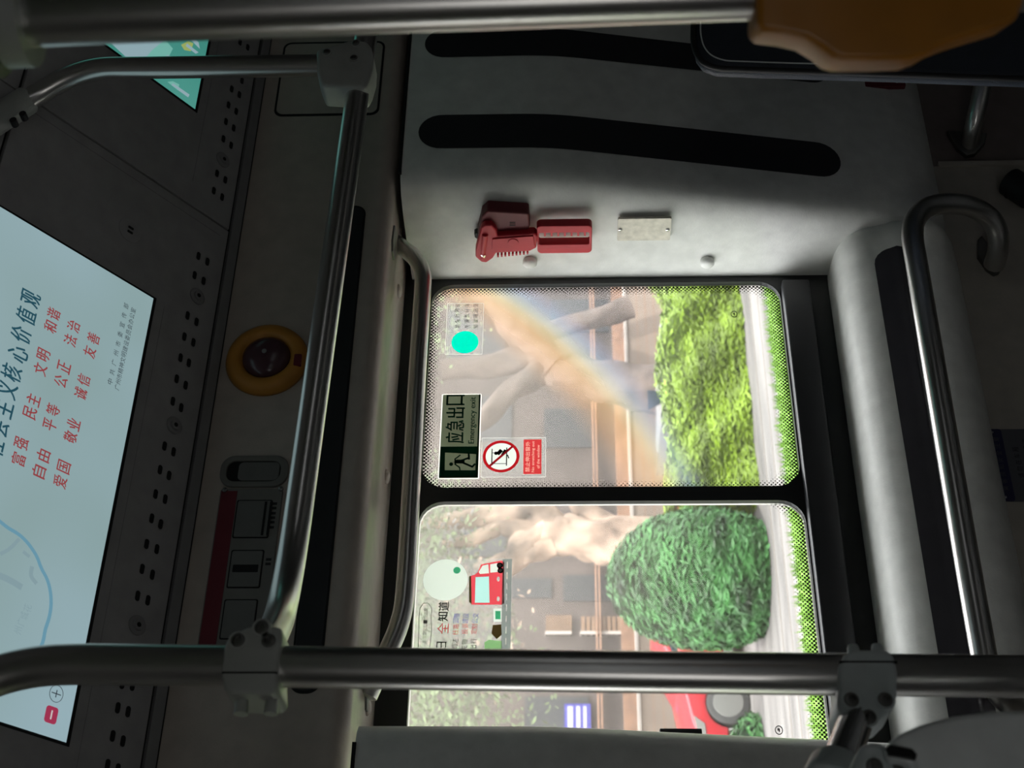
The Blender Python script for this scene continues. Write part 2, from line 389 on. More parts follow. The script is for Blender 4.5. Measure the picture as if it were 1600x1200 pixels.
def textpx(mb, fr, txt, px, py, w=None, h=None, lift=.001):
    u, v = fr.uv(px, py, lift); text(mb, fr, txt, u, v, w, h, lift)
def boxpx(fr, x0, y0, x1, y1, h=0.):
    """picture rectangle -> (u0,v0,u1,v1) of the frame (picture x runs down the bus wall, picture y runs left along it)"""
    a = fr.uv(x0, (y0+y1)/2, h); b = fr.uv(x1, (y0+y1)/2, h); c = fr.uv((x0+x1)/2, y0, h); d = fr.uv((x0+x1)/2, y1, h)
    return (d[0], b[1], c[0], a[1])
def polypx(fr, pts, h=0): return [fr.uv(x, y, h) for x, y in pts]
X0, X1 = -2.6, 3.6     # how far the bus is built along its length


# ================================================================== THE BUS: walls, trims, windows
wu0, wv0, wu1, wv1 = GL.uv(900, 766)[0], GL.uv(1233, 600)[1], GL.uv(900, 449)[0], GL.uv(668, 600)[1]
W1 = (wu0, wv0, wu1, wv1)
W2 = (0.25, wv0, GL.uv(900, 788)[0], wv1)
mid = (W1[0]+W2[2])/2
zled = PY(1317, 600, GY).z - CAM.z; zhead = PY(620, 600, GY).z - CAM.z
us = MB()
us.ring(GL, rr(mid, zled-.05, 1.75, zhead+.06, .0005), rr(*W1, .042), 0, .012)
us.ring(GL, rr(.05, zled-.05, mid, zhead+.06, .0005), rr(*W2, .042), 0, .012)
W3 = (-1.15, wv0, -.05, wv1)
us.ring(GL, rr(-1.35, zled-.05, .05, zhead+.06, .0005), rr(*W3, .042), 0, .012)
us.box((X0, GY-.012, CAM.z+zled-.05), (-1.35, GY, CAM.z+zhead+.06))
struct(us, 'trim_1', M['frame'])
us = MB(); us.box((1.75, GY-.012, CAM.z+zled-.05), (X1, GY, CAM.z+zhead+.06)); struct(us, 'trim_2', M['frame'])
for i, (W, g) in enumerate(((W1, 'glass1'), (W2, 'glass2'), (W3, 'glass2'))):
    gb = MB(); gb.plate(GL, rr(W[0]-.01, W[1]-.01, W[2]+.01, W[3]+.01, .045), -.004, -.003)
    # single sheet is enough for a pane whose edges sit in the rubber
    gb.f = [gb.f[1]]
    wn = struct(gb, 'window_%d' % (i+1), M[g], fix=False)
    # dotted print along the edge of the glass
    fb = MB(); wd = .020
    outer = rr(*W, .042)
    if i == 0: inner = rr(W[0]+wd, W[1]+wd*1.6, W[2]-wd, W[3]-wd, .03)
    else: inner = rr(W[0]+wd, W[1]+wd*1.6, W[2]-.001, W[3]-.001, .041)
    n = len(outer); vs = [GL.p(*q, -.001) for q in outer]+[GL.p(*q, -.001) for q in inner]
    fb.add(vs, [(k, (k+1) % n, n+(k+1) % n, n+k) for k in range(n)])
    fo = build(fb, 'dotted_edge_print', M['frit'], wn, fix=False)
    uvl = fo.data.uv_layers.new(name='UVMap')
    for p in fo.data.polygons:
        for li in p.loop_indices:
            vi = fo.data.loops[li].vertex_index; uvl.data[li].uv = (0, 1.0 if vi < n else 0.0)
    if i == 1:
        eb = MB(); r_ = rr(*W, .042); q_ = rr(W[0]+.0022, W[1]+.0022, W[2]-.0022, W[3]-.0022, .040); eb.ring(GL, r_, q_, -.001, .0005)
        build(eb, 'clear_seal', M['f_edge'], wn)

# maker's marks printed on the glass
for (mx, my) in ((1147, 491), (1217, 1141)):
    mb = MB(); u, v = GL.uv(mx, my); ci = [(u+.0072*math.cos(a*math.pi/12), v+.0062*math.sin(a*math.pi/12)) for a in range(24)]
    c2 = [(u+.0060*math.cos(a*math.pi/12), v+.0050*math.sin(a*math.pi/12)) for a in range(24)]
    mb.ring(GL, ci, c2, .0, .0008); mb.plate(GL, [(u-.004, v-.0008), (u+.001, v-.0016), (u+.0045, v), (u+.001, v+.0016)], 0, .0008)
    mb.plate(GL, [(u-.001, v+.002), (u+.004, v+.002), (u+.004, v+.0028), (u-.001, v+.0028)], 0, .0008)
    o = build(mb, 'glass_mark', M['f_ink'], bpy.data.objects['window_1' if my < 700 else 'window_2'])

# glossy black track below the glass, with its end by the pillar
z0 = PY(1240, 600, GY-.03).z; z1 = PY(1285, 600, GY-.03).z
mb = MB(); xr = PY(1228, 438, GY-.03).x
mb.box((X0, GY-.034, z1), (xr, GY-.010, z0)); struct(mb, 'trim_3', M['gloss'], bevel=.004, smooth=True)

# ledge under the window: profile (Y, Z) swept along X, with a rounded end
ZP = lambda x, Y: PY(x, 600, Y).z
zl = ZP(1317, 2.09)
prof = [(2.10, zl+.003), (2.06, zl+.001), (2.03, zl-.001), (2.005, zl-.006), (1.985, zl-.016), (1.970, zl-.031), (1.960, zl-.05), (1.950, zl-.085),
        (1.942, ZP(1440, 1.942)), (1.937, ZP(1490, 1.937)), (1.94, ZP(1510, 1.94)), (1.955, ZP(1525, 1.955)), (1.99, ZP(1533, 1.99)), (2.06, ZP(1535, 2.06))]
xe = 1.635; rows = []
xs = [(X0, 1), (.2, 1), (.9, 1), (1.3, 1), (xe-.05, 1)] + [(xe-.05+.05*math.sin(a), 1-.10*(1-math.cos(a))-.0) for a in [math.radians(d) for d in (15, 30, 45, 60, 75, 90)]]
cy, cz = 2.10, (prof[0][1]+prof[-1][1])/2
for x, s in xs: rows.append([Vector((x, cy+(y-cy)*(s if s == 1 else s-.12*(1-s)*8), cz+(z-cz)*(s if s == 1 else s))) for y, z in prof])
rows.append([Vector((xe, cy, cz))]*len(prof))
mb = MB(); mb.grid(rows); struct(mb, 'trim_4', M['ledge'], smooth='all', fix=True)
# glossy black inlay along the ledge
def prof_y(z):
    for (ya, za), (yb, zb) in zip(prof, prof[1:]):
        if za >= z >= zb: return ya+(yb-ya)*(za-z)/(za-zb)
    return 1.95
ia, ib = ZP(1400, 1.947), ZP(1462, 1.94); xin = PY(1390, 385, 1.945).x
rows = []
def inl(x, s):
    c = (ia+ib)/2; r = []
    for k in range(11):
        t = k/10; z = c+(ia-c)*s*(1-2*t); r.append(Vector((x, prof_y(z)-.001-.0045*math.sin(math.pi*t)*s, z)))
    return r
for x in (X0, .3, .8, 1.2, xin-.03): rows.append(inl(x, 1))
for d in (20, 40, 60, 75, 88): rows.append(inl(xin-.03+.03*math.sin(math.radians(d)), math.cos(math.radians(d))))
mb = MB(); mb.grid(rows); struct(mb, 'trim_5', mat('ledge_inlay_grey', (.05, .048, .055), .22), smooth='all')

# lower wall below the ledge: lighter panel up to a seam, browner one beyond
ys = 2.03
xseam = PY(1530, 258, ys).x
mb = MB(); mb.box((X0, ys, .9), (xseam, ys+.04, CAM.z+zled-.02)); struct(mb, 'wall_front', M['lower'], bevel=.003)
mb = MB(); mb.box((xseam+.006, ys+.014, .9), (X1, ys+.05, CAM.z-.3)); struct(mb, 'wall_front_far', mat('lower_wall_brown', (.22, .185, .175), .6), bevel=.002)
mb = MB(); mb.box((xseam-.004, ys-.006, .9), (xseam+.006, ys+.03, PY(1465, 258, ys).z)); struct(mb, 'trim_6', M['lower'])

# pillars between the windows
zk = PY(860, 220, HY).z; zb = PY(1300, 255, 1.93).z; ztop = PY(625, 250, HY).z - .002
zbot = PY(1466, 240, 1.955).z
def Yf(z):
    if z >= zk+.06: return HY
    if z >= zk-.06:
        t = (zk+.06-z)/.12; return HY+(1.93-HY)*(.06/(zk-zb))*t*t*1.0
    return HY+(1.93-HY)*(zk-z)/(zk-zb)
def pillar(name, xo, sgn, xend, two=False):
    rows = []
    zs = [ztop - (ztop-zbot)*k/40 for k in range(41)]
    pr = [(0, 1.0), (.004, .74), (.008, .50), (.012, .32), (.018, .20), (.027, .10), (.040, .04), (.060, .008), (.08, 0.0), (abs(xend-xo), 0.0)]
    if two: pr = pr[:-1]+[(abs(xend-xo)-d, g) for d, g in pr[-2::-1]]
    for k, z in enumerate(zs):
        yf = Yf(z); s = 0
        if k > 37: yf += .004*(k-37)**1.8
        rows.append([Vector((xo+sgn*(dx+.0), yf+(GY-.012-yf)*g, z)) for dx, g in pr])
    rows.append([Vector((v.x, GY, v.z-.01)) for v in rows[-1]])
    mb = MB(); mb.grid(rows); return struct(mb, name, M['pillar'], smooth='all')
XP = PY(900, 434, GY-.012).x
pr_ = pillar('wall_right', XP, 1, X1)
XL = PY(800, 1138, Yf(PY(800, 1138, HY).z)).x
pl_ = pillar('wall_left', XL+.038, -1, -.03, True)
# dark inlays on the right pillar (stadium shaped, following the face)
def inlay(pxa, pya, pxb, pyb, wpx_a, wpx_b, parent):
    za = PY(pxa, pya, HY).z; zb_ = PY(pxb, pyb, 1.93).z
    ua0 = PY(pxa+60, pya-wpx_a/2, HY).x; ua1 = PY(pxa+60, pya+wpx_a/2, HY).x
    hb = PY(pxb-60, pyb-wpx_b/2, 1.92).x; lb = PY(pxb-60, pyb+wpx_b/2, 1.92).x
    rows = []; N = 44
    for k in range(N+1):
        t = .5-.5*math.cos(math.pi*k/N); z = za+(zb_-za)*t; c0 = (ua0+ua1)/2*(1-t)+(hb+lb)/2*t; hw = ((ua0-ua1)/2*(1-t)+(hb-lb)/2*t)
        L = za-zb_; e = min(t, 1-t)*L; hw2 = hw*math.sqrt(max(0, 1-(1-min(1, e/hw))**2)) if e < hw else hw
        rows.append([Vector((c0+hw2*q, Yf(z)-.0015, z)) for q in (-1, -.5, 0, .5, 1)])
    mb = MB(); mb.grid(rows); return build(mb, 'dark_inlay', M['gloss'], parent, smooth='all')
inlay(654, 206, 1313, 247, 52, 54, pr_)
inlay(664, 68, 1293, 106, 44, 40, pr_)

# header panel above the windows with rounded lower edge and underside
zh = PY(588, 600, HY).z; zun = PY(622, 600, GY-.012).z
prf = [(HY, zt+.0), (HY, zh+.03)] + [(HY+.028*(1-math.cos(a)), zh+.03-.03*math.sin(a)) for a in [math.radians(d) for d in (15, 30, 45, 60, 75, 90)]] + [(GY-.01, zun)]
mb = MB(); mb.grid([[Vector((x, y, z)) for y, z in prf] for x in (X0, XL)] )
rows = [[Vector((x, y, z)) for y, z in prf] for x in (X0, .5, 1, 1.5, 2.2, X1)]
mb = MB(); mb.grid(rows); hd = struct(mb, 'trim_7', M['panel'], smooth=True)
US = Frame((0, 1.97, (zh+zun)/2-.0), (1, 0, 0), (0, -1, 0))
for px, py in ((622, 455), (603, 745), (573, 1105)):
    mb = MB(); yy = 2.02 if py < 1000 else 1.99
    q = PL(px, py, (0, 0, (zh+zun)/2), Vector((0, 0, 1))); fz = zh+(zun-zh)*(q.y-HY-.03)/(GY-.04-HY)
    F2 = Frame((q.x, q.y, fz), (1, 0, 0), (0, -1, 0)); mb.lathe(F2, 0, 0, [(.013, -.002), (.013, .002), (.010, .005), (.005, .007), (.001, .0075)], 20)
    build(mb, 'screw_cap', M['panel'], hd, smooth='all')
# seams where the pillars meet the header
for xa, xb, nm in ((XP+.05, X1, 'trim_8'), (0, XL-.02, 'trim_9')):
    mb = MB(); mb.box((xa, HY-.0012, ztop-.002), (xb, HY+.006, ztop+.0035)); struct(mb, nm, M['dark'])

# shell of the bus: floor, roof, far side with its windows, ends
YB = -.75; ZC = HT.p(0, .95).z; YC = HT.p(0, .95).y
mb = MB(); mb.box((X0-.0, YB, .86), (X1, 2.2, .9)); struct(mb, 'floor', mat('bus_floor', (.12, .12, .12), .7))
mb = MB(); mb.box((X0, YB, ZC), (X1, YC, ZC+.04)); struct(mb, 'ceiling', M['hatch'])
mb = MB(); mb.box((X0, YB, ZC+.04), (X1, 2.2, ZC+.08)); struct(mb, 'ceiling_roof', M['lip'])
mb = MB(); mb.box((X0, YB-.05, .9), (X1, YB, 2.2)); mb.box((X0, YB-.05, 2.5), (X1, YB, ZC+.05)); M['dim'] = mat('dim_wall', (.10, .10, .10), .7); struct(mb, 'wall_back', M['dim'])
mb = MB(); mb.box((X0, YB-.05, 2.2), (-.5, YB, 2.5)); mb.box((.9, YB-.05, 2.2), (1.4, YB, 2.5)); mb.box((2.6, YB-.05, 2.2), (X1, YB, 2.5)); struct(mb, 'wall_back_pillars', M['dim'])
mb = MB(); mb.box((X0-.04, YB, .86), (X0, 2.2, ZC+.05)); struct(mb, 'wall_rear', M['dim'])
mb = MB(); mb.box((X1, YB, .86), (X1+.04, 2.2, ZC+.05)); struct(mb, 'wall_cab', M['dim'])
mb = MB(); mb.box((X0, GY+.05, .5), (X1, GY+.06, CAM.z+zled-.03)); mb.box((X0, GY+.05, CAM.z+zhead+.04), (X1, GY+.06, ZC+.1)); mb.box((1.72, GY+.02, .6), (X1, GY+.06, ZC+.1)); mb.box((.02, GY+.02, .6), (.2, GY+.06, ZC+.1)); mb.box((X0, GY+.02, .6), (-1.2, GY+.06, ZC+.1))
struct(mb, 'wall_skin', M['lip'])

# ================================================================== slanted cove: hatches, screens
v1 = HT.uv(318, 600)[1]; vtop = HT.uv(40, 110)[1]
useam = (HT.uv(357, 372)[0]+HT.uv(252, 295)[0]+HT.uv(100, 184)[0])/3
mb = MB(); mb.plate(HT, [(X0, -.002), (X1, -.002), (X1, .97), (X0, .97)], -.02, -.004); struct(mb, 'ceiling_backing', M['dark'])
mb = MB(); mb.plate(HT, [(X0, .004), (X1, .004), (X1, v1-.004), (X0, v1-.004)], -.004, .003); struct(mb, 'ceiling_lip', M['lip'], bevel=.001)
mb = MB(); mb.plate(HT, [(X0, vtop+.004), (HT.uv(20, 140)[0], vtop+.004), (HT.uv(20, 140)[0], .97), (X0, .97)], -.004, .002)
mb.plate(HT, [(HT.uv(20, 140)[0]+.003, vtop+.004), (X1, vtop+.004), (X1, .97), (HT.uv(20, 140)[0]+.003, .97)], -.004, .002); struct(mb, 'ceiling_cove', M['hatch'])
def hatch(u0, u1, label, knobs, slots, extra):
    root = empty('duct_hatch', HT.p((u0+u1)/2, v1)); tag(root, label, 'hatch', 'ceiling duct hatches')
    mb = MB(); mb.plate(HT, [(u0, v1+.004), (u1, v1+.004), (u1, vtop-.001), (u0, vtop-.001)], -.004, .006); build(mb, 'door_panel', M['hatch'], root, bevel=.0015)
    for px, py in slots:
        mb = MB(); u, v = HT.uv(px, py, .006); mb.plate(HT, rr(u-.0078, v-.0038, u+.0078, v+.0038, .0036, 4), .0055, .0064)
        build(mb, 'ventilation_slot', M['dark'], root)
    for px, py in knobs:
        mb = MB(); u, v = HT.uv(px, py, .006); mb.lathe(HT, u, v, [(.0145, .005), (.0145, .0075), (.0125, .0085), (.0085, .0080), (.0075, .0095), (.0072, .0105), (.001, .0108)], 28)
        k = build(mb, 'screw_knob', M['lip'], root, smooth=True)
        mb = MB(); mb.lathe(HT, u, v, [(.0035, .0100), (.0035, .0112), (.001, .0112)], 14); build(mb, 'socket', M['dark'], k)
    extra(root); return root
slA = [(310, 400), (304, 430), (293, 493), (288, 526), (282, 559), (276, 592), (270, 627), (257, 697), (250, 734), (243, 772), (237, 810), (229, 850), (222, 889), (215, 931), (191, 1068), (184, 1106), (176, 1150), (168, 1195), (199, 1022), (160, 1238),
       (324, 409), (318, 439), (307, 503), (302, 535), (295, 567), (290, 602), (283, 637), (271, 706), (264, 743), (258, 780), (251, 819), (245, 858), (238, 898), (231, 938), (207, 1071), (200, 1112), (192, 1158), (184, 1202), (214, 1032)]
slB = [(375, 66), (387, 74), (378, 126), (362, 139), (374, 148), (357, 164), (369, 174), (353, 190), (365, 200), (349, 217), (361, 227), (339, 271), (352, 281), (334, 298), (347, 308), (370, 96), (382, 103), (380, 36), (392, 42)]
def lockA(root):
    mb = MB(); u, v = HT.uv(203, 360, .006); mb.lathe(HT, u, v, [(.021, .005), (.021, .0066), (.0195, .0072), (.001, .0074)], 30); lk = build(mb, 'round_lock', M['hatch'], root, smooth=True)
    mb = MB(); mb.plate(HT, rr(u-.0022-.004, v-.005, u-.0022, v+.005, .0012, 3), .007, .0082); mb.plate(HT, rr(u+.0022, v-.005, u+.0062, v+.005, .0012, 3), .007, .0082); build(mb, 'key_slot', M['dark'], lk)
    # fine creases of the pressed door
    mb = MB(); va = HT.uv(215, 700, .006)[1]; mb.plate(HT, [(X0, va), (useam-.22, va), (useam-.22, va+.0008), (X0, va+.0008)], .0058, .0064)
    ub = useam-.022; mb.plate(HT, [(ub, v1+.02), (ub+.0008, v1+.02), (ub+.0008, vtop-.02), (ub, vtop-.02)], .0058, .0064); build(mb, 'crease', M['lip'], root)
def exB(root):
    mb = MB(); a = boxpx(HT, 330, 120, 332, 300); va = HT.uv(330, 130, .006)[1]; mb.plate(HT, [(useam+.05, va), (useam+.6, va), (useam+.6, va+.0008), (useam+.05, va+.0008)], .0058, .0064); build(mb, 'crease', M['lip'], root)
hatch(X0, useam-.002, 'dark grey slanted duct hatch with the screen of Chinese slogans set in it', [(308, 463), (272, 665), (214, 977)], slA, lockA)
hatch(useam+.002, X1, 'dark grey slanted duct hatch around the teal screen, behind the joint tube', [(348, 250)], slB, exB)

# big screen with the slogans
sv0 = (HT.uv(240, 467, .007)[1]+HT.uv(102, 1160, .007)[1])/2; su1 = HT.uv(240, 467, .007)[0]; su0 = HT.uv(102, 1160, .007)[0]
S = empty('display_screen', HT.p((su0+su1)/2, sv0)); tag(S, 'lit pale blue screen with red and teal Chinese slogans, in the slanted ceiling hatch', 'screen')
mb = MB(); mb.plate(HT, [(su0-.004, sv0-.006), (su1+.004, sv0-.006), (su1+.004, sv0+.40), (su0-.004, sv0+.40)], .0061, .0072); build(mb, 'bezel', M['dark'], S)
mb = MB(); mb.plate(HT, [(su0, sv0), (su1, sv0), (su1, sv0+.39), (su0, sv0+.39)], .007, .0078); build(mb, 'lit_panel', M['lcd'], S)
def hchars(items, material, name, w, h, lift=.0082):
    mb = MB()
    for t, px, py in items:
        textpx(mb, HT, t, px, py, w, h, lift)
        if w > .012:
            u_, v_ = HT.uv(px, py, lift); text(mb, HT, t, u_+w*.05, v_+.0004, w, h, lift+.0001)
    build(mb, name, M[material], S, fix=False)
SLW = [('富', 29, 718), ('强', 33.5, 693), ('民', 47, 645), ('主', 52, 625), ('文', 63, 577), ('明', 68, 555), ('和', 79, 511), ('谐', 84, 491), ('自', 61, 737), ('由', 68, 712), ('平', 78, 664), ('等', 83, 641), ('公', 95, 596), ('正', 100, 574), ('法', 110, 532), ('治', 115, 510), ('爱', 94, 753), ('国', 100, 730), ('敬', 110, 683), ('业', 115, 663), ('诚', 126, 615), ('信', 131, 594), ('友', 140, 550), ('善', 146, 529)]
for k in range(0, 24, 2): hchars(SLW[k:k+2], 'lcd_red', 'slogan_word', .0165, .0215)
hchars([('观', 48, 467), ('值', 41, 494), ('价', 33, 523), ('心', 28, 553), ('核', 18, 583), ('义', 11, 609), ('主', 4, 638), ('会', -3, 668), ('社', -10, 698)], 'lcd_title', 'title_words', .0225, .032)
t1 = '中共广州市委宣传部'; t2 = '广州市精神文明建设委员会办公室'
hchars([(c, 172+(197-172)*k/8, 596+(478-596)*k/8) for k, c in enumerate(t1)], 'lcd_foot', 'footer_words', .009, .009)
hchars([(c, 183+(208-183)*k/14, 605+(485-605)*k/14) for k, c in enumerate(t2)], 'lcd_foot', 'footer_words', .0088, .009)
def hcurve(pts, wd, material, name, lift=.0083):
    uv = [Vector((*HT.uv(x, y, .008), 0)) for x, y in pts]; uv = bend(uv, 1, 5); mb = MB()
    L, R = [], []
    for i, q in enumerate(uv):
        t = (uv[min(i+1, len(uv)-1)]-uv[max(i-1, 0)]).normalized(); n_ = Vector((-t.y, t.x, 0))*wd/2
        L.append(HT.p(*(q+n_)[:2], lift)); R.append(HT.p(*(q-n_)[:2], lift))
    mb.grid([L, R]); build(mb, name, M[material], S, fix=False)
hcurve([(-12, 806), (0, 815), (12, 825), (30, 835), (45, 850), (58, 870), (64, 888), (74, 905), (79, 925), (80, 945), (77, 965), (70, 985), (68, 1000), (62, 1015), (50, 1050)], .0052, 'lcd_blue', 'petal_outline')
hcurve([(30, 842), (15, 858), (0, 866)], .005, 'lcd_grey', 'petal_stroke'); hcurve([(-5, 898), (15, 906), (34, 918)], .009, 'lcd_grey', 'petal_stroke')
hcurve([(36, 862), (46, 870)], .005, 'lcd_grey', 'petal_stroke'); hcurve([(50, 885), (47, 900), (57, 912)], .006, 'lcd_grey', 'petal_stroke')
hchars([('花', 43, 950), ('城', 38, 962), ('广', 33, 972), ('州', 28, 985)], 'lcd_grey', 'petal_writing', .010, .012)
mb = MB(); u, v = HT.uv(80, 1117, .008); mb.plate(HT, rr(u-.011, v-.009, u+.011, v+.009, .004, 4), .0079, .0084); build(mb, 'red_logo', M['lcd_logo'], S)
mb = MB(); mb.plate(HT, rr(u-.006, v-.001, u+.006, v+.001, .0005, 2), .0084, .0087); build(mb, 'logo_lettering', M['lcd_white'], S)
mb = MB(); u, v = HT.uv(88, 1084, .008); c_ = lambda r: [(u+r*math.cos(a*math.pi/16), v+r*.9*math.sin(a*math.pi/16)) for a in range(32)]
mb.ring(HT, c_(.0115), c_(.0108), .0079, .0083); mb.plate(HT, [(u-.005, v-.0006), (u+.005, v-.0006), (u+.005, v+.0006), (u-.005, v+.0006)], .0079, .0083); mb.plate(HT, [(u-.0006, v-.007), (u+.0006, v-.007), (u+.0006, v+.007), (u-.0006, v+.007)], .0079, .0083); build(mb, 'round_emblem', M['lcd_foot'], S)

# second screen
tv0 = (HT.uv(305, 171, .007)[1]+HT.uv(325, 62, .007)[1])/2; tu0 = HT.uv(305, 171, .007)[0]
S2 = empty('display_screen', HT.p(tu0+.3, tv0)); tag(S2, 'lit screen showing a teal and white picture, partly behind the steel tubes', 'screen')
mb = MB(); mb.plate(HT, [(tu0-.004, tv0-.006), (tu0+.66, tv0-.006), (tu0+.66, tv0+.40), (tu0-.004, tv0+.40)], .0061, .0072); build(mb, 'bezel', M['dark'], S2)
mb = MB(); mb.plate(HT, [(tu0, tv0), (tu0+.40, tv0), (tu0+.40, tv0+.30), (tu0, tv0+.39)], .007, .0078); build(mb, 'lit_panel', M['lcd_teal'], S2)
def s2poly(pts, material, name, l): mb = MB(); mb.plate(HT, polypx(HT, pts, .008), .0078, l); build(mb, name, M[material], S2)
s2poly([(172, 66), (200, 92), (226, 92), (238, 78), (256, 66), (262, 40), (120, 30)], 'lcd_pale', 'picture_sky', .0081)
s2poly([(226, 92), (238, 78), (258, 62), (270, 76), (262, 92)], 'lcd_mint', 'picture_hill', .0082)
s2poly([(250, 92), (262, 86), (275, 92), (270, 100)], 'lcd_pale', 'picture_cloud', .0083)
s2poly([(283, 70), (294, 64), (302, 68), (298, 80), (288, 78)], 'lcd_yellow', 'picture_sun', .0083)
s2poly([(292, 68), (310, 82), (306, 84), (290, 72)], 'lcd_pale', 'picture_cloud', .0084)
s2poly([(298, 62), (312, 76), (310, 66), (303, 60)], 'lcd_pale', 'picture_cloud', .0084)
s2poly([(270, 130), (296, 148), (294, 152), (268, 133)], 'lcd_pale', 'picture_cloud', .0084)
s2poly([(262, 128), (278, 141), (280, 132), (270, 127)], 'lcd_mint', 'picture_hill', .0083)

# ================================================================== things on the header panel
# warning lamp
u, v = HD.uv(418, 565); r_ = .066
R = empty('round_lamp', HD.p(u, v)); tag(R, 'round amber plastic lamp with smoked dome on the beige panel above the window', 'lamp')
mb = MB(); mb.lathe(HD, u, v, [(r_*1.02, -.001), (r_*1.02, .006), (r_*.97, .014), (r_*.86, .019), (r_*.72, .020), (r_*.64, .017), (r_*.60, .010), (.002, .010)], 56); build(mb, 'ring', M['lampyel'], R, smooth='all')
mb = MB(); mb.lathe(HD, u+.001, v, [(r_*.60, .009), (r_*.58, .014), (r_*.48, .021), (r_*.34, .0255), (r_*.18, .028), (r_*.05, .0285), (.001, .0285)], 48); dm = build(mb, 'dome', M['lens'], R, smooth='all')
mb = MB(); mb.lathe(HD, u+.001, v, [(.004, .027), (.004, .030), (.001, .031)], 14); build(mb, 'centre_nub', M['lip'], dm)
a = HD.uv(465, 562, .02); mb = MB(); mb.plate(HD, rr(a[0]-.011, a[1]-.006, a[0]+.011, a[1]+.006, .002, 3), .014, .0205); build(mb, 'lock_tab', M['maroon'], R)
# recessed latch
b4 = boxpx(HD, 345, 714, 451, 762); R = empty('recessed_latch', HD.p(b4[0], b4[1])); tag(R, 'grey oval recessed latch beside the valve box on the beige panel', 'latch')
mb = MB(); mb.ring(HD, rr(*b4, .022), rr(b4[0]+.009, b4[1]+.012, b4[2]-.009, b4[3]-.010, .014), -.001, .005); build(mb, 'rim', M['box'], R, bevel=.0012, smooth=True)
mb = MB(); mb.plate(HD, rr(b4[0]+.008, b4[1]+.011, b4[2]-.008, b4[3]-.009, .014), -.001, .001); build(mb, 'recess', M['dark'], R)
mb = MB(); mb.plate(HD, rr(b4[0]+.011, b4[1]+.014, b4[2]-.011, b4[1]+.078, .008), .001, .0035); build(mb, 'flap', M['boxlid'], R, bevel=.001)
# valve box with red strip
q0 = HD.uv(346, 767); q1 = HD.uv(443, 767); ul = HD.uv(380, 1035)[0]
R = empty('emergency_valve_box', HD.p(ul, q1[1])); tag(R, 'dark grey emergency valve box with maroon strip and three square lids', 'box')
mb = MB(); mb.plate(HD, rr(ul, q1[1], q0[0], q0[1], .004), -.001, .006); build(mb, 'case', M['box'], R, bevel=.001)
vr = HD.uv(373, 767)[1]; mb = MB(); mb.plate(HD, [(ul+.004, vr), (q0[0]-.004, vr), (q0[0]-.004, q0[1]-.002), (ul+.004, q0[1]-.002)], .006, .0068); build(mb, 'maroon_strip', M['maroon'], R)
for k, (x0, y0, x1, y1) in enumerate(((370, 786, 422, 842), (361, 864, 409, 920), (350, 941, 399, 1000))):
    c = boxpx(HD, x0, y0, x1, y1)
    mb = MB(); mb.ring(HD, rr(c[0]-.002, c[1]-.002, c[2]+.002, c[3]+.002, .003), rr(c[0], c[1], c[2], c[3], .002), .006, .0064); lid = build(mb, 'lid_gap', M['dark'], R)
    mb = MB(); mb.plate(HD, rr(*c, .003), .006, .0078); l2 = build(mb, 'lid', M['boxlid'], R, bevel=.0008)
    cx, cyy = (c[0]+c[2])/2, (c[1]+c[3])/2
    if k == 0:
        mb = MB()
        for dv in (.016, .024): mb.plate(HD, [(c[0]+.002, c[1]+dv-.018), (c[2]-.002, c[1]+dv-.018), (c[2]-.002, c[1]+dv-.0145), (c[0]+.002, c[1]+dv-.0145)], .0076, .0084)
        build(mb, 'groove', M['dark'], l2)
    if k == 1:
        mb = MB(); mb.plate(HD, rr(cx-.006, c[1]+.004, cx+.006, c[3]-.004, .001, 2), .0076, .0084); build(mb, 'slot', M['dark'], l2)
for px, py in ((352, 769), (439, 767)):
    mb = MB(); a = HD.uv(px, py); mb.lathe(HD, a[0], a[1]-.001, [(.0042, .006), (.0038, .0085), (.001, .0095)], 14); build(mb, 'screw', M['bolt'], R)
mb = MB()
for px, py in ((430, 790), (429, 797), (428, 805), (427, 812), (426, 819), (425, 827), (421, 877), (420, 884)):
    a = HD.uv(px, py); mb.plate(HD, [(a[0]-.002, a[1]-.004), (a[0]+.002, a[1]-.004), (a[0]+.002, a[1]+.004), (a[0]-.002, a[1]+.004)], .006, .0066)
build(mb, 'worn_lettering', M['black'], R)
# square access cover at the far end of the header
b4 = boxpx(HD, 436, 66, 597, 181); mb = MB(); mb.plate(HD, rr(*b4, .016), -.002, .0012)
R = empty('access_cover', HD.p(b4[0], b4[1])); tag(R, 'square beige access cover with black gap round it, behind the joint clamp', 'cover')
build(mb, 'gap', M['dark'], R); mb = MB(); mb.plate(HD, rr(b4[0]+.005, b4[1]+.004, b4[2]-.005, b4[3]-.004, .013), .0, .0022); build(mb, 'cover_panel', M['panel'], R, bevel=.0008)
# long black strip in the header
za, zb2 = HD.uv(503, 600)[1], HD.uv(546, 600)[1]
uA = HD.uv(560, 322)[0]; uB = HD.uv(470, 1084)[0]
mb = MB(); mb.plate(HD, rr(uB, zb2, uA, za, (za-zb2)*.42, 8), -.002, .0012); st = struct(mb, 'trim_10', M['dark'])
mb = MB(); mb.plate(HD, rr(uB+.004, zb2+.003, uA-.004, za-.003, (za-zb2)*.40, 8), .0, .0018); st2 = build(mb, 'gloss_face', M['gloss'], st, bevel=.0006)

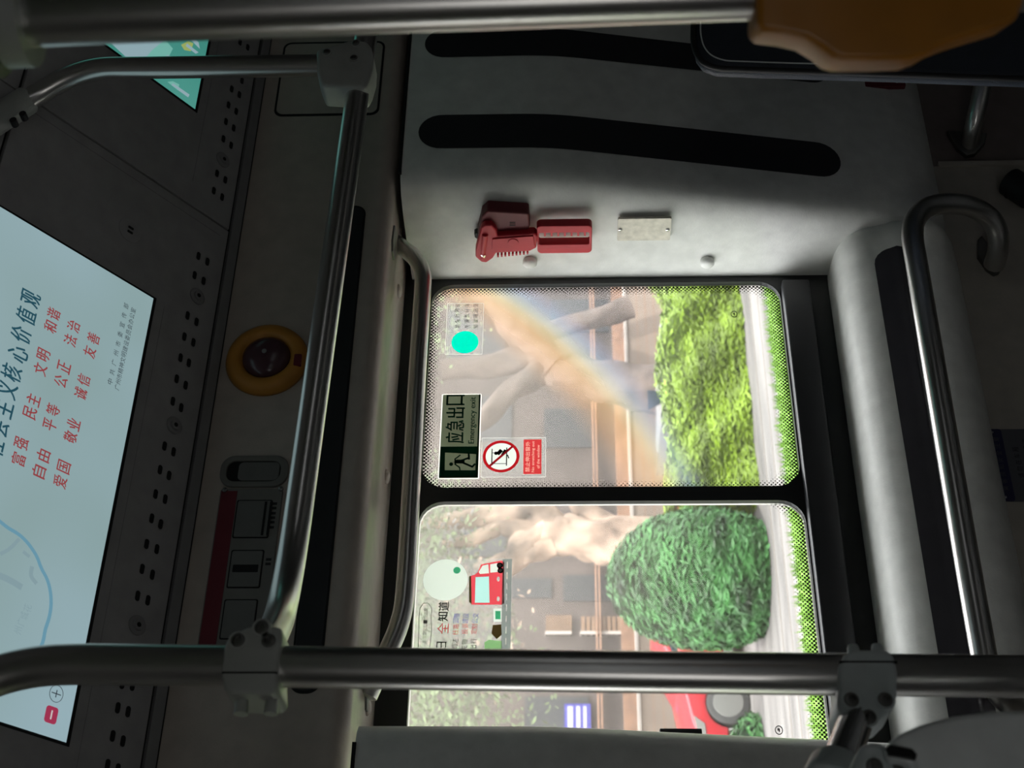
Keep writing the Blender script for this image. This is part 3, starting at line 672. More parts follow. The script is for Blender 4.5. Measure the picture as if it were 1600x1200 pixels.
# ================================================================== things on the pillar's reveal
def rvp(pts, h0, h1, mb=None):
    mb = mb or MB(); mb.plate(RV, polypx(RV, pts, h1), h0, h1); return mb
H = empty('hammer_holder', PL(760, 345, RV.o, RV.n)); tag(H, 'dark red plastic holder clip screwed to the pillar beside the window', 'holder')
build(rvp([(753, 338), (762, 330), (778, 331), (826, 334), (828, 353), (824, 366), (770, 372), (750, 380), (746, 366)], -.01, .018), 'clip_body', M['hammerd'], H, bevel=.003)
build(rvp([(741, 366), (745, 364), (750, 370), (747, 374), (742, 371)], .0, .012), 'pin', M['black'], H)
mb = MB(); a = RV.uv(800, 350, .018)
for k in range(3): mb.plate(RV, [(a[0]-.004+k*.004, a[1]-.006), (a[0]-.003+k*.004, a[1]-.006), (a[0]-.003+k*.004, a[1]+.004), (a[0]-.004+k*.004, a[1]+.004)], .018, .0188)
build(mb, 'moulded_mark', M['black'], H)
H = empty('emergency_hammer', PL(800, 375, RV.o, RV.n)); tag(H, 'red plastic emergency hammer with slotted handle and steel point, clipped to the pillar', 'hammer')
build(rvp([(752, 356), (758, 352), (768, 352), (775, 360), (778, 369), (835, 365), (840, 370), (838, 388), (828, 393), (775, 396), (770, 404), (760, 411), (752, 410), (743, 402), (743, 392)], .012, .030), 'head', M['hammer'], H, bevel=.003)
build(rvp([(769, 374), (833, 369), (836, 385), (768, 390)], .029, .033), 'face_panel', M['hammer'], H, bevel=.0012)
mb = MB(); a = RV.uv(802, 379, .034); mb.lathe(RV, a[0], a[1], [(.010, .032), (.009, .0345), (.001, .035)], 24); build(mb, 'button', M['hammer'], H, smooth=True)
mb = MB(); pa = PL(758, 366, RV.p(0, 0, .030), RV.n); pb = PL(754, 402, RV.p(0, 0, .026), RV.n); mb.tube([pa, pb], .0055, 16); build(mb, 'rod', M['hammer'], H, smooth=True)
mb = MB(); pc = PL(755.5, 395, RV.p(0, 0, .026), RV.n); mb.tube([pc, PL(754.5, 402, RV.p(0, 0, .026), RV.n), PL(754, 408, RV.p(0, 0, .026), RV.n)], .0072, 16, r2=.002); build(mb, 'steel_point', M['chrome'], H, smooth=True)
# handle: frame with teeth
def rrpx(x0, y0, x1, y1, r, h, sk=-4):
    b = boxpx(RV, x0, y0, x1, y1, h); return rr(*b, r)
mb = MB(); ou = rrpx(839, 353, 925, 396, .009, .026); inn = rrpx(842, 364, 921, 382, .004, .026); mb.ring(RV, ou, inn, .008, .026); build(mb, 'handle', M['hammer'], H, bevel=.002, smooth=True)
mb = MB(); b = boxpx(RV, 842, 364, 921, 382, .026)
for k in range(7):
    vv = b[3]-(b[3]-b[1])*(k+.9)/7.6; mb.plate(RV, [(b[2]-.011, vv-.002), (b[2]+.001, vv-.002), (b[2]+.001, vv+.0015), (b[2]-.011, vv+.0015)], .012, .024)
build(mb, 'handle_teeth', M['hammer'], H)
mb = MB(); 
for k in range(9):
    t = k/8; a = RV.uv(778+46*t, 396.5-4.5*t, .02); mb.plate(RV, [(a[0]-.003, a[1]-.002), (a[0]+.002, a[1]-.002), (a[0]+.002, a[1]+.0015), (a[0]-.003, a[1]+.0015)], .014, .026)
build(mb, 'grip_ribs', M['hammer'], H)
# metal name plate
R = empty('metal_label_plate', PL(1048, 358, RV.o, RV.n)); tag(R, 'small brushed metal label plate riveted to the pillar beside the hammer', 'plate')
b4 = boxpx(RV, 965, 341, 1048, 375); mb = MB(); mb.plate(RV, rr(*b4, .003), -.004, .0012); build(mb, 'plate', M['plate'], R)
for px, py in ((969, 358), (1043, 358)):
    mb = MB(); a = RV.uv(px, py); mb.lathe(RV, *a, [(.004, .001), (.0036, .0028), (.001, .0036)], 14); build(mb, 'rivet', M['chrome'], R, smooth='all')
mb = MB()
for y0, x0, x1 in ((349, 980, 1032), (357, 980, 1034), (366, 982, 1026)):
    for k in range(6):
        if (k*7+y0) % 4 == 0: continue
        xa = x0+(x1-x0)*k/6; b = boxpx(RV, xa, y0-1, xa+(x1-x0)/6*.72, y0+.6); mb.plate(RV, [(b[0], b[1]), (b[2], b[1]), (b[2], b[3]), (b[0], b[3])], .0012, .0015)
build(mb, 'faint_lettering', M['bolt'], R) if False else None
for px, py in ((828, 410), (1105, 410)):
    mb = MB(); a = RV.uv(px, py); mb.lathe(RV, *a, [(.0135, -.004), (.0135, .003), (.011, .0065), (.006, .0085), (.001, .009)], 24); build(mb, 'screw_cap', M['pillar'], pr_, smooth='all')
# black clip peeping out behind the left pillar
mb = MB(); p0 = PY(1030, 1141, GY-.04); p1 = PY(1096, 1141, GY-.04); mb.box((p0.x-.03, GY-.05, p1.z), (p0.x+.0, GY-.011, p0.z)); tag(build(mb, 'window_latch', M['black'], bevel=.002), 'small black latch block on the glass edge behind the left pillar', 'latch')

# ================================================================== stickers on the glass
def flat(fr, pts, material, name, parent, h=.0, t=.0003): mb = MB(); mb.plate(fr, pts, h, h+t); return build(mb, name, M[material], parent)
def circ(u, v, ru, rv=None, n=40): rv = rv or ru; return [(u+ru*math.cos(2*math.pi*k/n), v+rv*math.sin(2*math.pi*k/n)) for k in range(n)]
# stickers sit on the inner face of the pane (frame height about -0.002)
SG = Frame((0, GY+.0020, CAM.z), (1, 0, 0), (0, 0, 1))
# exit sign
b4 = boxpx(SG, 689, 617, 749, 747); R = empty('exit_sticker', SG.p(b4[0], b4[1])); tag(R, 'dark green emergency exit sticker with running figure, on the glass', 'sticker')
flat(SG, rr(b4[0]-.002, b4[1]-.002, b4[2]+.002, b4[3]+.002, .003), 'f_edge', 'white_border', R)
flat(SG, rr(*b4, .002), 'f_greenpale', 'text_field', R, .0004)
uc = SG.uv(720, 698)[0]; cutout(SG, [(b4[0], b4[1]), (uc, b4[1]), (uc, b4[3]), (b4[0], b4[3])], [polypx(SG, [(695.5, 707.5), (744, 710), (742.5, 735), (695, 735)])], [], .0008, 'green_field', 'f_green', R)
flat(SG, [(b4[0], b4[1]), (b4[2], b4[1]), (b4[2], b4[1]+.003), (b4[0], b4[1]+.003)], 'f_green', 'lower_edge', R, .0013)
mb = MB()
def man(fr, pts, w, h):
    for (a, b) in pts:
        A = Vector((*fr.uv(*a), 0)); B = Vector((*fr.uv(*b), 0)); d = (B-A).normalized(); n_ = Vector((-d.y, d.x, 0))*w/2
        mb.plate(fr, [tuple((A-n_-d*w*.3)[:2]), tuple((B-n_+d*w*.3)[:2]), tuple((B+n_+d*w*.3)[:2]), tuple((A+n_-d*w*.3)[:2])], h, h+.0003)
a = SG.uv(705, 726); mb.plate(SG, circ(a[0], a[1], .0036, .0034, 18), .0016, .0019)
man(SG, [((711, 718), (712, 727)), ((711, 726), (718, 731)), ((718, 731), (719, 737)), ((711, 718), (719, 712))], .0024, .0016)
man(SG, [((712, 722), (724, 722))], .0075, .0016)
man(SG, [((722, 720), (733, 716)), ((733, 718), (732, 705)), ((724, 724), (738, 730)), ((738, 730), (742, 726))], .0036, .0016)
build(mb, 'running_figure', M['f_green'], R)
mb = MB()
for t, px, py in (('应', 711, 685), ('急', 711, 666), ('出', 712, 646), ('口', 712, 626)): [text(mb, SG, t, SG.uv(px, py)[0]+d_, SG.uv(px, py)[1]+d_*.4, .0215, .033, .0012+d_*.1) for d_ in (0, .0008, .0014)]
[text(mb, SG, 'Emergency exit', SG.uv(739, 657)[0]+d_, SG.uv(739, 657)[1], .098, .0135, .0012+d_*.1) for d_ in (0, .0006)]; build(mb, 'exit_lettering', M['f_green'], R, fix=False)
# no leaning out sign
b4 = boxpx(SG, 752, 684, 853, 746); R = empty('warning_sticker', SG.p(b4[0], b4[1])); tag(R, 'clear sticker with red no-leaning-out circle above a red text box, on the glass', 'sticker')
flat(SG, rr(*b4, .002), 'f_clear', 'clear_backing', R)
mb = MB(); mb.ring(SG, rr(*b4, .002), rr(b4[0]+.0006, b4[1]+.0006, b4[2]-.0006, b4[3]-.0006, .0015), .0003, .0006); build(mb, 'backing_edge', M['f_edge'], R)
u, v = SG.uv(783, 713.5); ru = .0325
flat(SG, circ(u, v, ru*.85), 'f_white', 'disc', R, .0004); mb = MB(); mb.ring(SG, circ(u, v, ru), circ(u, v, ru*.84), .0008, .0012); rg = build(mb, 'red_ring', M['f_red'], R)
mb = MB()
def sp(dx, dy): return (u+dx*ru, v+dy*ru)
def seg(a, b, w, h): 
    A = Vector((*a, 0)); B = Vector((*b, 0)); d = (B-A).normalized(); n_ = Vector((-d.y, d.x, 0))*w/2
    mb.plate(SG, [tuple((A-n_)[:2]), tuple((B-n_)[:2]), tuple((B+n_)[:2]), tuple((A+n_)[:2])], h, h+.0003)
for a, b, w in (((-.52, .50), (.48, .50), .0018), ((-.58, -.30), (.55, -.30), .0018), ((-.45, .5), (-.45, -.3), .0010), ((.22, .5), (.22, .32), .001), ((.1, -.05), (.42, -.22), .004), ((.14, .20), (.40, -.02), .007), ((.10, -.34), (-.12, -.42), .002)):
    seg(sp(*a), sp(*b), w, .0008)
mb.plate(SG, circ(*sp(.2, .28), .0034, .0034, 16), .0008, .0011); build(mb, 'pictogram', M['f_ink'], R)
mb = MB(); seg(sp(-.62, .62), sp(.62, -.62), .0042, .0013); build(mb, 'red_bar', M['f_red'], R)
c = boxpx(SG, 818, 687, 846, 741); cu = (c[0]+c[2])/2; ch = c[3]-c[1]; cw = c[2]-c[0]
flat(SG, rr(*c, .0008), 'f_pink', 'pale_backing', R, .0002)
cutout(SG, rr(*c, .0008), [], [('禁止伸出窗外', cu, c[3]-ch*.23, cw*.88, ch*.26), ('No stretching out', cu, c[3]-ch*.55, cw*.9, ch*.20), ('of the window', cu, c[3]-ch*.82, cw*.68, ch*.17)], .0008, 'red_box_with_lettering', 'f_red', R)
# teal dot sticker with instructions
b4 = boxpx(SG, 697, 474, 755, 554); R = empty('instruction_sticker', SG.p(b4[0], b4[1])); tag(R, 'clear sticker with bright teal dot and small grey writing, in the window corner', 'sticker')
flat(SG, rr(*b4, .002), 'f_clear', 'clear_backing', R); mb = MB(); mb.ring(SG, rr(*b4, .002), rr(b4[0]+.0007, b4[1]+.0007, b4[2]-.0007, b4[3]-.0007, .0015), .0003, .0006); build(mb, 'backing_edge', M['f_edge'], R)
u, v = SG.uv(726.5, 535); flat(SG, circ(u, v, .0253, .0253), 'f_teal', 'teal_dot', R, .0006)
mb = MB()
for t, px in (('紧急时用安', 715), ('全锤击碎车', 729.5), ('窗玻璃逃生', 743)):
    for k, c_ in enumerate(t): textpx(mb, SG, c_, px, 510-8.3*k, .0082, .0095, .0006)
build(mb, 'instruction_lettering', M['f_inkgrey'], R, fix=False)
# service information sticker
b4 = (SG.uv(800, 1064)[0], SG.uv(800, 900)[1], SG.uv(740, 873)[0], SG.uv(652, 900)[1])
R = empty('service_sticker', SG.p(b4[0], b4[1])); tag(R, 'clear service sticker with white disc, red bus and grey road band, by the long pole', 'sticker')
flat(SG, rr(*b4, .002), 'f_clear', 'clear_backing', R)
vr0, vr1 = SG.uv(799.5, 900)[1], SG.uv(785, 900)[1]
vm = (vr0+vr1)/2; uu = b4[2]-.006; ds = []
while uu > b4[0]+.013: ds.append([(uu-.012, vm-.0008), (uu, vm-.0008), (uu, vm+.0008), (uu-.012, vm+.0008)]); uu -= .0195
cutout(SG, [(b4[0], vr0), (b4[2]-.001, vr0), (b4[2]-.001, vr1), (b4[0], vr1)], ds, [], .0006, 'road_band', 'f_roadgrey', R)
u, v = SG.uv(696, 906); flat(SG, circ(u, v, .0375, .0375), 'f_cream', 'white_disc', R, .0004)
mb = MB(); a = SG.uv(714, 891.5); mb.plate(SG, circ(a[0], a[1], .0062, .0062, 20), .0008, .0011); build(mb, 'mint_badge', M['f_mint'], R)
def sblock(pts, material, name, h): flat(SG, polypx(SG, pts), material, name, R, h)
# plain red city bus printed on the sticker
P_ = lambda pts: polypx(SG, pts)
cutout(SG, P_([(742, 898), (746, 895), (752, 882), (784, 876), (788, 879), (788, 943), (784, 945), (737, 945), (736, 900)]),
       [P_([(743, 902), (764, 901), (765, 942), (742, 942)]), P_([(748, 894), (754, 884), (763, 882), (764, 896), (750, 897)]), P_([(766, 895), (766, 882), (777, 880), (779, 894)]), circ(*SG.uv(778.5, 905), .0045, .0025, 14), circ(*SG.uv(778.5, 936), .0045, .0025, 14)], [], .0006, 'printed_red_bus', 'f_red', R)
sblock([(743, 902), (764, 901), (765, 942), (742, 942)], 'f_pale', 'bus_windscreen', .0003)
sblock([(748, 894), (754, 884), (763, 882), (764, 896), (750, 897)], 'f_cream', 'bus_side_window', .0003)
sblock([(766, 895), (766, 882), (777, 880), (779, 894)], 'f_cream', 'bus_side_window', .0003)
sblock([(733, 901), (736, 900), (737, 944), (733, 941)], 'f_brown', 'bus_roof', .0006)
for px, py, rr_ in ((781, 884, .0052), (782, 892, .0050)):
    a = SG.uv(px, py); flat(SG, circ(a[0], a[1], rr_, rr_, 20), 'f_ink', 'bus_tyre', R, .0012); flat(SG, circ(a[0], a[1], rr_*.55, rr_*.55, 16), 'f_cream', 'bus_hub', R, .0016)
# bus stop and shrubs
sblock([(771, 951), (784, 951), (784, 972), (771, 972)], 'f_cream', 'stop_sign', .0006); sblock([(774, 955), (782, 955), (782, 968), (774, 968)], 'f_mint', 'stop_window', .0010)
sblock([(770, 977), (783, 976), (784, 992), (776, 999), (768, 990)], 'f_brown', 'printed_tree', .0006); sblock([(757, 1004), (764, 1000), (784, 1002), (784, 1050), (757, 1050)], 'f_leaf', 'printed_bush', .0006)
mb = MB()
for t, px, py in (('道', 693.5, 948), ('知', 692, 964)): [text(mb, SG, t, SG.uv(px, py)[0]+d_, SG.uv(px, py)[1]+d_*.5, .0158, .0175, .0008+d_*.1) for d_ in (0, .0007)]
textpx(mb, SG, '日', 690, 1010, .0165, .017, .0008); textpx(mb, SG, '今', 689, 1033, .018, .018, .0008)
build(mb, 'headline', M['f_ink'], R, fix=False)
mb = MB(); textpx(mb, SG, '全', 692, 982, .0185, .0185, .0008)
for t, px, py in (('线', 711.5, 988), ('路', 712.5, 979), ('投', 726, 987), ('诉', 727, 978), ('定', 740.5, 987), ('制', 741.5, 979)): textpx(mb, SG, t, px, py, .0088, .0102, .0008)
build(mb, 'red_lettering', M['f_darkred'], R, fix=False)
mb = MB()
for t, px, py in (('调', 712.5, 970), ('整', 713.5, 962), ('建', 727, 970), ('议', 728, 962), ('公', 742, 970), ('交', 743, 962)): textpx(mb, SG, t, px, py, .0088, .0102, .0008)
build(mb, 'blue_lettering', M['f_blue'], R, fix=False)
mb = MB()
for t, px, py in (('达', 711, 1002), ('到', 710, 1011), ('物', 725.5, 1003), ('失', 725, 1013), ('行', 740, 1002), ('出', 739.5, 1012)): textpx(mb, SG, t, px, py, .0088, .0102, .0008)
build(mb, 'small_lettering', M['f_inkgrey'], R, fix=False)
mb = MB()
oc = [(661, 943), (668, 942), (674, 948), (675, 955), (673.5, 962), (675, 985), (672, 1010), (672, 1050), (652, 1050), (653, 1005), (654, 985), (654.5, 965), (656, 950)]
o1 = polypx(SG, oc); cu = sum(p[0] for p in o1)/len(o1); cv = sum(p[1] for p in o1)/len(o1); o2 = [(cu+(p[0]-cu)*.985, cv+(p[1]-cv)*.93) for p in o1]
mb.ring(SG, o1, o2, .0004, .0007); build(mb, 'wavy_outline', M['f_ink'], R)
mb = MB()
for k, c_ in enumerate('微信扫一扫公交信息'): textpx(mb, SG, c_, 665.5-.35*k, 953+6.2*k, .0062, .0066, .0008)
build(mb, 'outline_lettering', M['f_inkgrey'], R, fix=False)

# ================================================================== steel tubes, clamps and rails
def tubepx(pts, r, name, material, label=None, cat=None, parent=None, bendr=.04, n=24, group=None):
    path = bend([PY(*p) if len(p) == 3 else p[0] for p in pts], bendr, 12)
    mb = MB(); mb.tube(path, r, n); o = build(mb, name, M[material], parent, smooth=True)
    if label: tag(o, label, cat, group)
    return o
def casting(name, label, pts, Y, th, bolts=(), seam=None, knobs=(), material='cast', group='pipe clamps', bev=.006, br=.0062):
    F = Frame((0, Y, CAM.z), (1, 0, 0), (0, 0, 1)); uvp = polypx(F, pts)
    cx = sum(p[0] for p in uvp)/len(uvp); lo = min(p[1] for p in uvp)
    R = empty(name, F.p(cx, lo)); tag(R, label, 'clamp', group)
    mb = MB(); mb.plate(F, uvp, -th, 0); build(mb, 'clamp_body', M[material], R, bevel=bev, smooth=True)
    for px, py in bolts:
        a = F.uv(px, py); mb = MB(); mb.ring(F, circ(*a, br*1.35, n=24), circ(*a, br, n=24), -.003, .0012); cb = build(mb, 'bolt_recess', M[material], R)
        mb = MB(); mb.lathe(F, *a, [(br, -.002), (br, .0018), (br*.85, .0028), (br*.5, .003), (br*.45, .0008), (.0008, .0008)], 20); build(mb, 'bolt', M['bolt'], R, smooth=True)
    for px, py in knobs:
        a = F.uv(px, py); c = F.p(*a, -th*.35); mb = MB(); G = Frame(c, (0, 1, 0), (0, 0, 1)) ; mb.tube([c-Vector((.012, 0, 0)), c+Vector((.006, 0, 0)), c+Vector((.009, 0, 0))], .0062, 16, r2=.004); build(mb, 'bolt_head', M[material], R, smooth=True)
    if seam:
        b = polypx(F, seam); mb = MB(); mb.plate(F, [(b[0][0]-.0007, b[0][1]), (b[0][0]+.0007, b[0][1]), (b[1][0]+.0007, b[1][1]), (b[1][0]-.0007, b[1][1])], -.003, .0004); build(mb, 'seam', M['dark'], R)
    return R
# pole B (upright nearest the windows)
YB_ = 1.13
pts = [(-260, 1180), (-120, 1105), (0, 1053), (60, 1040), (120, 1037.5), (345, 1040), (640, 1045), (1000, 1050), (1600, 1057), (1900, 1060)]
path = [PY(x, y, YB_) for x, y in pts]
mb = MB(); mb.tube(bend(path, .08, 6), .0180, 32); tag(build(mb, 'stanchion_pole', M['steel'], smooth=True), 'long upright steel pole crossing in front of both windows, bent at its top', 'pole', 'steel grab poles')
# pole A (close to the camera)
dA = .86
path = [PD(-40, 33, dA), PD(200, 22, dA), PD(640, 6, dA), PD(1170, -13, dA), PD(1750, -32, dA)]
mb = MB(); mb.tube(path, .0178, 32); tag(build(mb, 'stanchion_pole', M['steel'], smooth=True), 'close upright steel pole carrying the yellow grip pad', 'pole', 'steel grab poles')
mb = MB(); mb.tube([PD(-120, 36, dA), PD(24, 30, dA), PD(40, 29.5, dA), PD(47, 29, dA)], .030, 28); F_ = build(mb, 'pole_socket', M['cast'], smooth=True)
tag(F_, 'dark cast socket holding the top end of the close pole', 'socket')
mb = MB(); mb.tube([PD(-20, 80, dA), PD(0, 92, dA), PD(12, 98, dA)], .011, 18); tag(build(mb, 'socket_bolt', M['black'], smooth=True), 'dark bolt beside the pole socket in the picture corner', 'bolt')
# yellow grip pad on pole A
gp = [(1180, -8), (1178, 46), (1190, 54), (1225, 58), (1255, 65), (1280, 80), (1296, 94), (1312, 99), (1370, 99), (1418, 97), (1440, 90), (1460, 78), (1490, 66), (1530, 54), (1570, 42), (1583, 36), (1592, 10), (1596, -40), (1400, -80), (1200, -70)]
nF = Fw*-1
GF = Frame(CAM+Fw*(dA-.006), cY*1, cX*-1)
GF = Frame(CAM+Fw*(dA-.012), (cY - Fw*cY.dot(Fw)), -cX)
mb = MB(); mb.plate(GF, polypx(GF, gp), -.028, .010); tag(build(mb, 'grip_pad', M['yellow'], bevel=.0045, smooth=True), 'yellow plastic grip pad with curved hump on the close pole', 'grip')
# crossbar tube
YR = 1.45
tubepx([(600, -120, YR), (563, 115, YR), (508, 500, YR), (458, 860, YR), (438, 965, 1.40), (402, 1036, 1.17)], .0172, 'crossbar_tube', 'steel', 'sloping steel crossbar tube between the two grey clamps, above the window', 'tube', bendr=.09)
# short tube from the far clamp up to the cove
pe = PL(-30, 203, HT.o, HT.n)
path = bend([PY(545, 102, YR+.0), PY(128, 107, YR), PY(38, 160, YR+.02), pe], [.06, .04], 10)
mb = MB(); mb.tube(path, .0165, 24); tag(build(mb, 'drop_tube', M['steel'], smooth=True), 'short bent steel tube rising from the far clamp to the slanted ceiling', 'tube')
R = empty('tube_sleeve', pe); tag(R, 'grey cast sleeve on the upper end of the bent tube, with two bolts', 'sleeve')
p1 = PY(42, 157, YR+.019); mb = MB(); mb.tube([p1, p1+(pe-p1)*.1, p1+(pe-p1)*1.3], .0215, 26); build(mb, 'sleeve_body', M['cast'], R, smooth=True)
for px, py in ((20, 187), (35, 177)):
    c = PY(px, py, YR-.002); mb = MB(); mb.tube([c, c+Vector((0, .012, 0))], .0052, 14); build(mb, 'bolt', M['black'], R)
# clamps
casting('pipe_clamp', 'grey three-way pipe clamp at the far end of the crossbar, against the square cover', [(494, 76), (520, 69), (545, 62), (572, 62), (580, 72), (584, 86), (583, 104), (577, 124), (570, 137), (503, 134), (495, 112)], YR-.022, .046, bolts=((510.5, 82), (556, 68), (553, 91)), br=.0055)
mb = MB(); F = Frame((0, YR-.03, CAM.z), (1, 0, 0), (0, 0, 1))
casting('pipe_clamp', 'grey pipe clamp with five bolts joining crossbar and long pole, below the big screen', [(349, 1015), (353, 1000), (364, 990), (385, 980), (402, 976), (440, 979), (441, 1000), (435, 1020), (433, 1045), (434, 1075), (425, 1084), (362, 1083), (350, 1078), (345, 1050)], YB_-.024, .052, bolts=((372, 1001), (420, 1002), (409, 981)), seam=((347, 1051), (433, 1051)), knobs=((372, 1083), (419, 1083)))
casting('pipe_clamp', 'light grey pipe clamp low on the long pole, holding a short polished bar', [(1311, 1040), (1320, 1022), (1332, 1014), (1385, 1014), (1398, 1024), (1403, 1050), (1402, 1085), (1396, 1106), (1380, 1122), (1366, 1128), (1330, 1127), (1314, 1118), (1308, 1100), (1312, 1075)], YB_-.024, .052, bolts=((1330, 1094), (1383, 1094), (1357, 1121)), seam=((1312, 1034), (1402, 1034)), knobs=((1340, 1011), (1378, 1010)), material='castlight')
mb = MB(); mb.tube([PY(1342, 1114, YB_-.006), PY(1300, 1226, YB_-.06)], .0142, 28); tag(build(mb, 'seat_bar', M['chrome'], smooth=True), 'short polished steel bar between low clamp and seat bracket', 'bar')
# seat bracket + shell of the near seat
R = casting('seat_bracket', 'grey cast bracket with round collar on the edge of the near seat', [(1345, 1160), (1372, 1157), (1384, 1163), (1428, 1176), (1436, 1190), (1434, 1260), (1300, 1262), (1290, 1215), (1330, 1200)], 1.0, .04, bolts=((1366, 1198), (1408, 1198)), material='castlight', group='seat brackets')
c = PY(1312, 1194, YB_-.045); ax = (PY(1342, 1114, YB_-.006)-PY(1300, 1226, YB_-.06)).normalized(); sx_ = ax.orthogonal().normalized(); CF = Frame(c-ax*.012, sx_, ax.cross(sx_))
mb = MB(); mb.ring(CF, circ(0, 0, .0235, n=36), circ(0, 0, .0155, n=36), -.020, .004); build(mb, 'collar', M['castlight'], R, bevel=.002, smooth=True)
SF = Frame((0, .97, CAM.z), (1, 0, 0), (0, 0, 1))
sp_ = [(1387, 1168), (1392, 1155), (1408, 1143), (1440, 1129), (1490, 1116), (1545, 1109), (1620, 1107), (1760, 1112), (1760, 1420), (1440, 1420), (1434, 1200), (1426, 1180), (1400, 1176)]
R = empty('bus_seat', SF.p(*SF.uv(1760, 1300))); tag(R, 'smooth grey plastic back shell of the near seat, below the window ledge', 'seat')
mb = MB(); mb.plate(SF, polypx(SF, sp_), -.03, 0); build(mb, 'back_shell', M['seatgrey'], R, bevel=.008, smooth=True)
mb = MB(); mb.plate(SF, polypx(SF, [(1384, 1170), (1390, 1165), (1424, 1172), (1432, 1180), (1430, 1188), (1388, 1180)]), -.002, .002); build(mb, 'edge_slot', M['dark'], R)
# navy seat back beyond the close pole
NF = Frame((0, 1.52, CAM.z), (1, 0, 0), (0, 0, 1))
sb = [(1092, -90), (1084, 20), (1083, 62), (1088, 82), (1099, 96), (1120, 104), (1200, 107), (1400, 113), (1560, 119), (1760, 126), (1760, -200), (1300, -300)]
R = empty('bus_seat', NF.p(*NF.uv(1760, 20))); tag(R, 'padded navy vinyl seat back with black piping, behind the yellow grip pad', 'seat')
uvp = polypx(NF, sb); mb = MB(); mb.plate(NF, uvp, -.03, 0); build(mb, 'backrest', M['seatblue'], R, bevel=.014, smooth=True)
mb = MB(); mb.tube(bend([NF.p(*q, -.004) for q in uvp[:10]], .02, 5), .0045, 12); build(mb, 'piping', M['black'], R, smooth='all')
sl = [(q[0]+.012, q[1]-.012) for q in uvp[1:8]]
mb = MB(); mb.tube(bend([NF.p(*q, .0005) for q in sl], .02, 5), .0012, 8); build(mb, 'stitched_seam', M['seatgrey'], R, smooth='all')

# rails on the wall
R = empty('grab_rail', PY(620, 385, 1.97)); tag(R, 'steel grab rail along the top of the windows with bent ends', 'rail', 'wall grab rails')
Yt = 1.955
path = bend([PY(608, 372, Yt+.01), PY(663, 412, Yt), PY(651, 600, Yt), PY(635, 900, Yt), PY(629, 968, Yt), PY(574, 1088, Yt+.01)], [.06, .05, .05, .06], 10)
mb = MB(); mb.tube(path, .0152, 24); build(mb, 'rail_tube', M['steel'], R, smooth=True)
for px, py in ((614, 380), (574, 1084)):
    q = PL(px, py, (0, 0, (zh+zun)/2), Vector((0, 0, 1))); F2 = Frame((q.x, q.y, (zh+zun)/2+.004), (1, 0, 0), (0, -1, 0))
    mb = MB(); mb.plate(F2, [(-.030, -.012), (.030, -.012), (.034, 0), (.030, .014), (-.012, .024), (-.030, .014)], 0, .008); build(mb, 'mounting_foot', M['bolt'], R, bevel=.002)
R = empty('grab_rail', PY(1550, 415, 2.0)); tag(R, 'thick steel grab rail in front of the ledge, hooked round at one end', 'rail', 'wall grab rails')
Yl = 1.85
pl2 = [(1640, 1124, 2.02), (1596, 1112, 1.93), (1562, 1085, 1.88), (1540, 1040, 1.86), (1515, 900, Yl), (1464, 600, Yl), (1431, 405, Yl), (1425, 372, 1.855), (1427, 345, 1.86), (1444, 325, 1.87), (1470, 318, 1.88), (1500, 318, 1.89), (1530, 327, 1.91), (1552, 345, 1.93), (1561, 368, 1.95), (1560, 392, 1.975), (1553, 414, 2.01)]
mb = MB(); mb.tube(bend([PY(*p) for p in pl2], .10, 6), .0186, 26); build(mb, 'rail_tube', M['steel'], R, smooth=True)
WF = Frame((0, ys, CAM.z), (1, 0, 0), (0, 0, 1))
mb = MB(); mb.plate(WF, polypx(WF, [(1526, 380), (1532, 374), (1552, 400), (1563, 404), (1565, 420), (1560, 430), (1552, 433), (1540, 425), (1526, 405)]), 0, .012); build(mb, 'mounting_foot', M['bolt'], R, bevel=.002)
mb = MB(); a = WF.uv(1552, 418, .012); mb.lathe(WF, *a, [(.007, .01), (.006, .016), (.001, .018)], 16); build(mb, 'bolt', M['bolt'], R)
# next rail's lower end beyond the pillar
R = empty('grab_rail', PY(1510, 235, ys)); tag(R, 'dark end of a steel rail on a triangular foot, below the navy seat', 'rail', 'wall grab rails')
mb = MB(); mb.tube(bend([PY(1545, 60, 1.90), PY(1537, 130, 1.93), PY(1522, 195, 1.98), PY(1513, 236, 2.035)], .04, 6), .0172, 22); build(mb, 'rail_tube', M['steel'], R, smooth=True)
mb = MB(); mb.plate(WF, polypx(WF, [(1478, 211), (1500, 211), (1540, 214), (1537, 230), (1522, 246), (1508, 249), (1495, 238)]), 0, .012); build(mb, 'mounting_foot', M['bolt'], R, bevel=.002)
# dark knob at the picture edge
mb = MB(); a = PY(1578, 284, ys-.02); mb.tube([a+Vector((-.03, .0, 0)), a], .016, 18); mb.tube([a, PY(1610, 305, ys-.03)], .028, 20); tag(build(mb, 'seat_bolt', M['black'], smooth=True), 'dark knob on the lower wall beside the hooked rail', 'knob')
# maroon plate on the pillar by the navy seat
PF = Frame((0, Yf(PY(1370, 120, 1.93).z)-.0005, CAM.z), (1, 0, 0), (0, 0, 1)); b4 = boxpx(PF, 1320, 92, 1411, 137)
R = empty('maroon_plate', PF.p(b4[0], b4[1])); tag(R, 'small dark maroon plate on the pillar just beside the navy seat', 'plate')
mb = MB(); mb.plate(PF, rr(*b4, .003), -.006, .003); build(mb, 'plate', M['maroon'], R, bevel=.0008)
mb = MB(); a = PF.uv(1405, 132); mb.lathe(PF, a[0]+.004, a[1]+.004, [(.003, .003), (.001, .005)], 12); build(mb, 'rivet', M['chrome'], R)
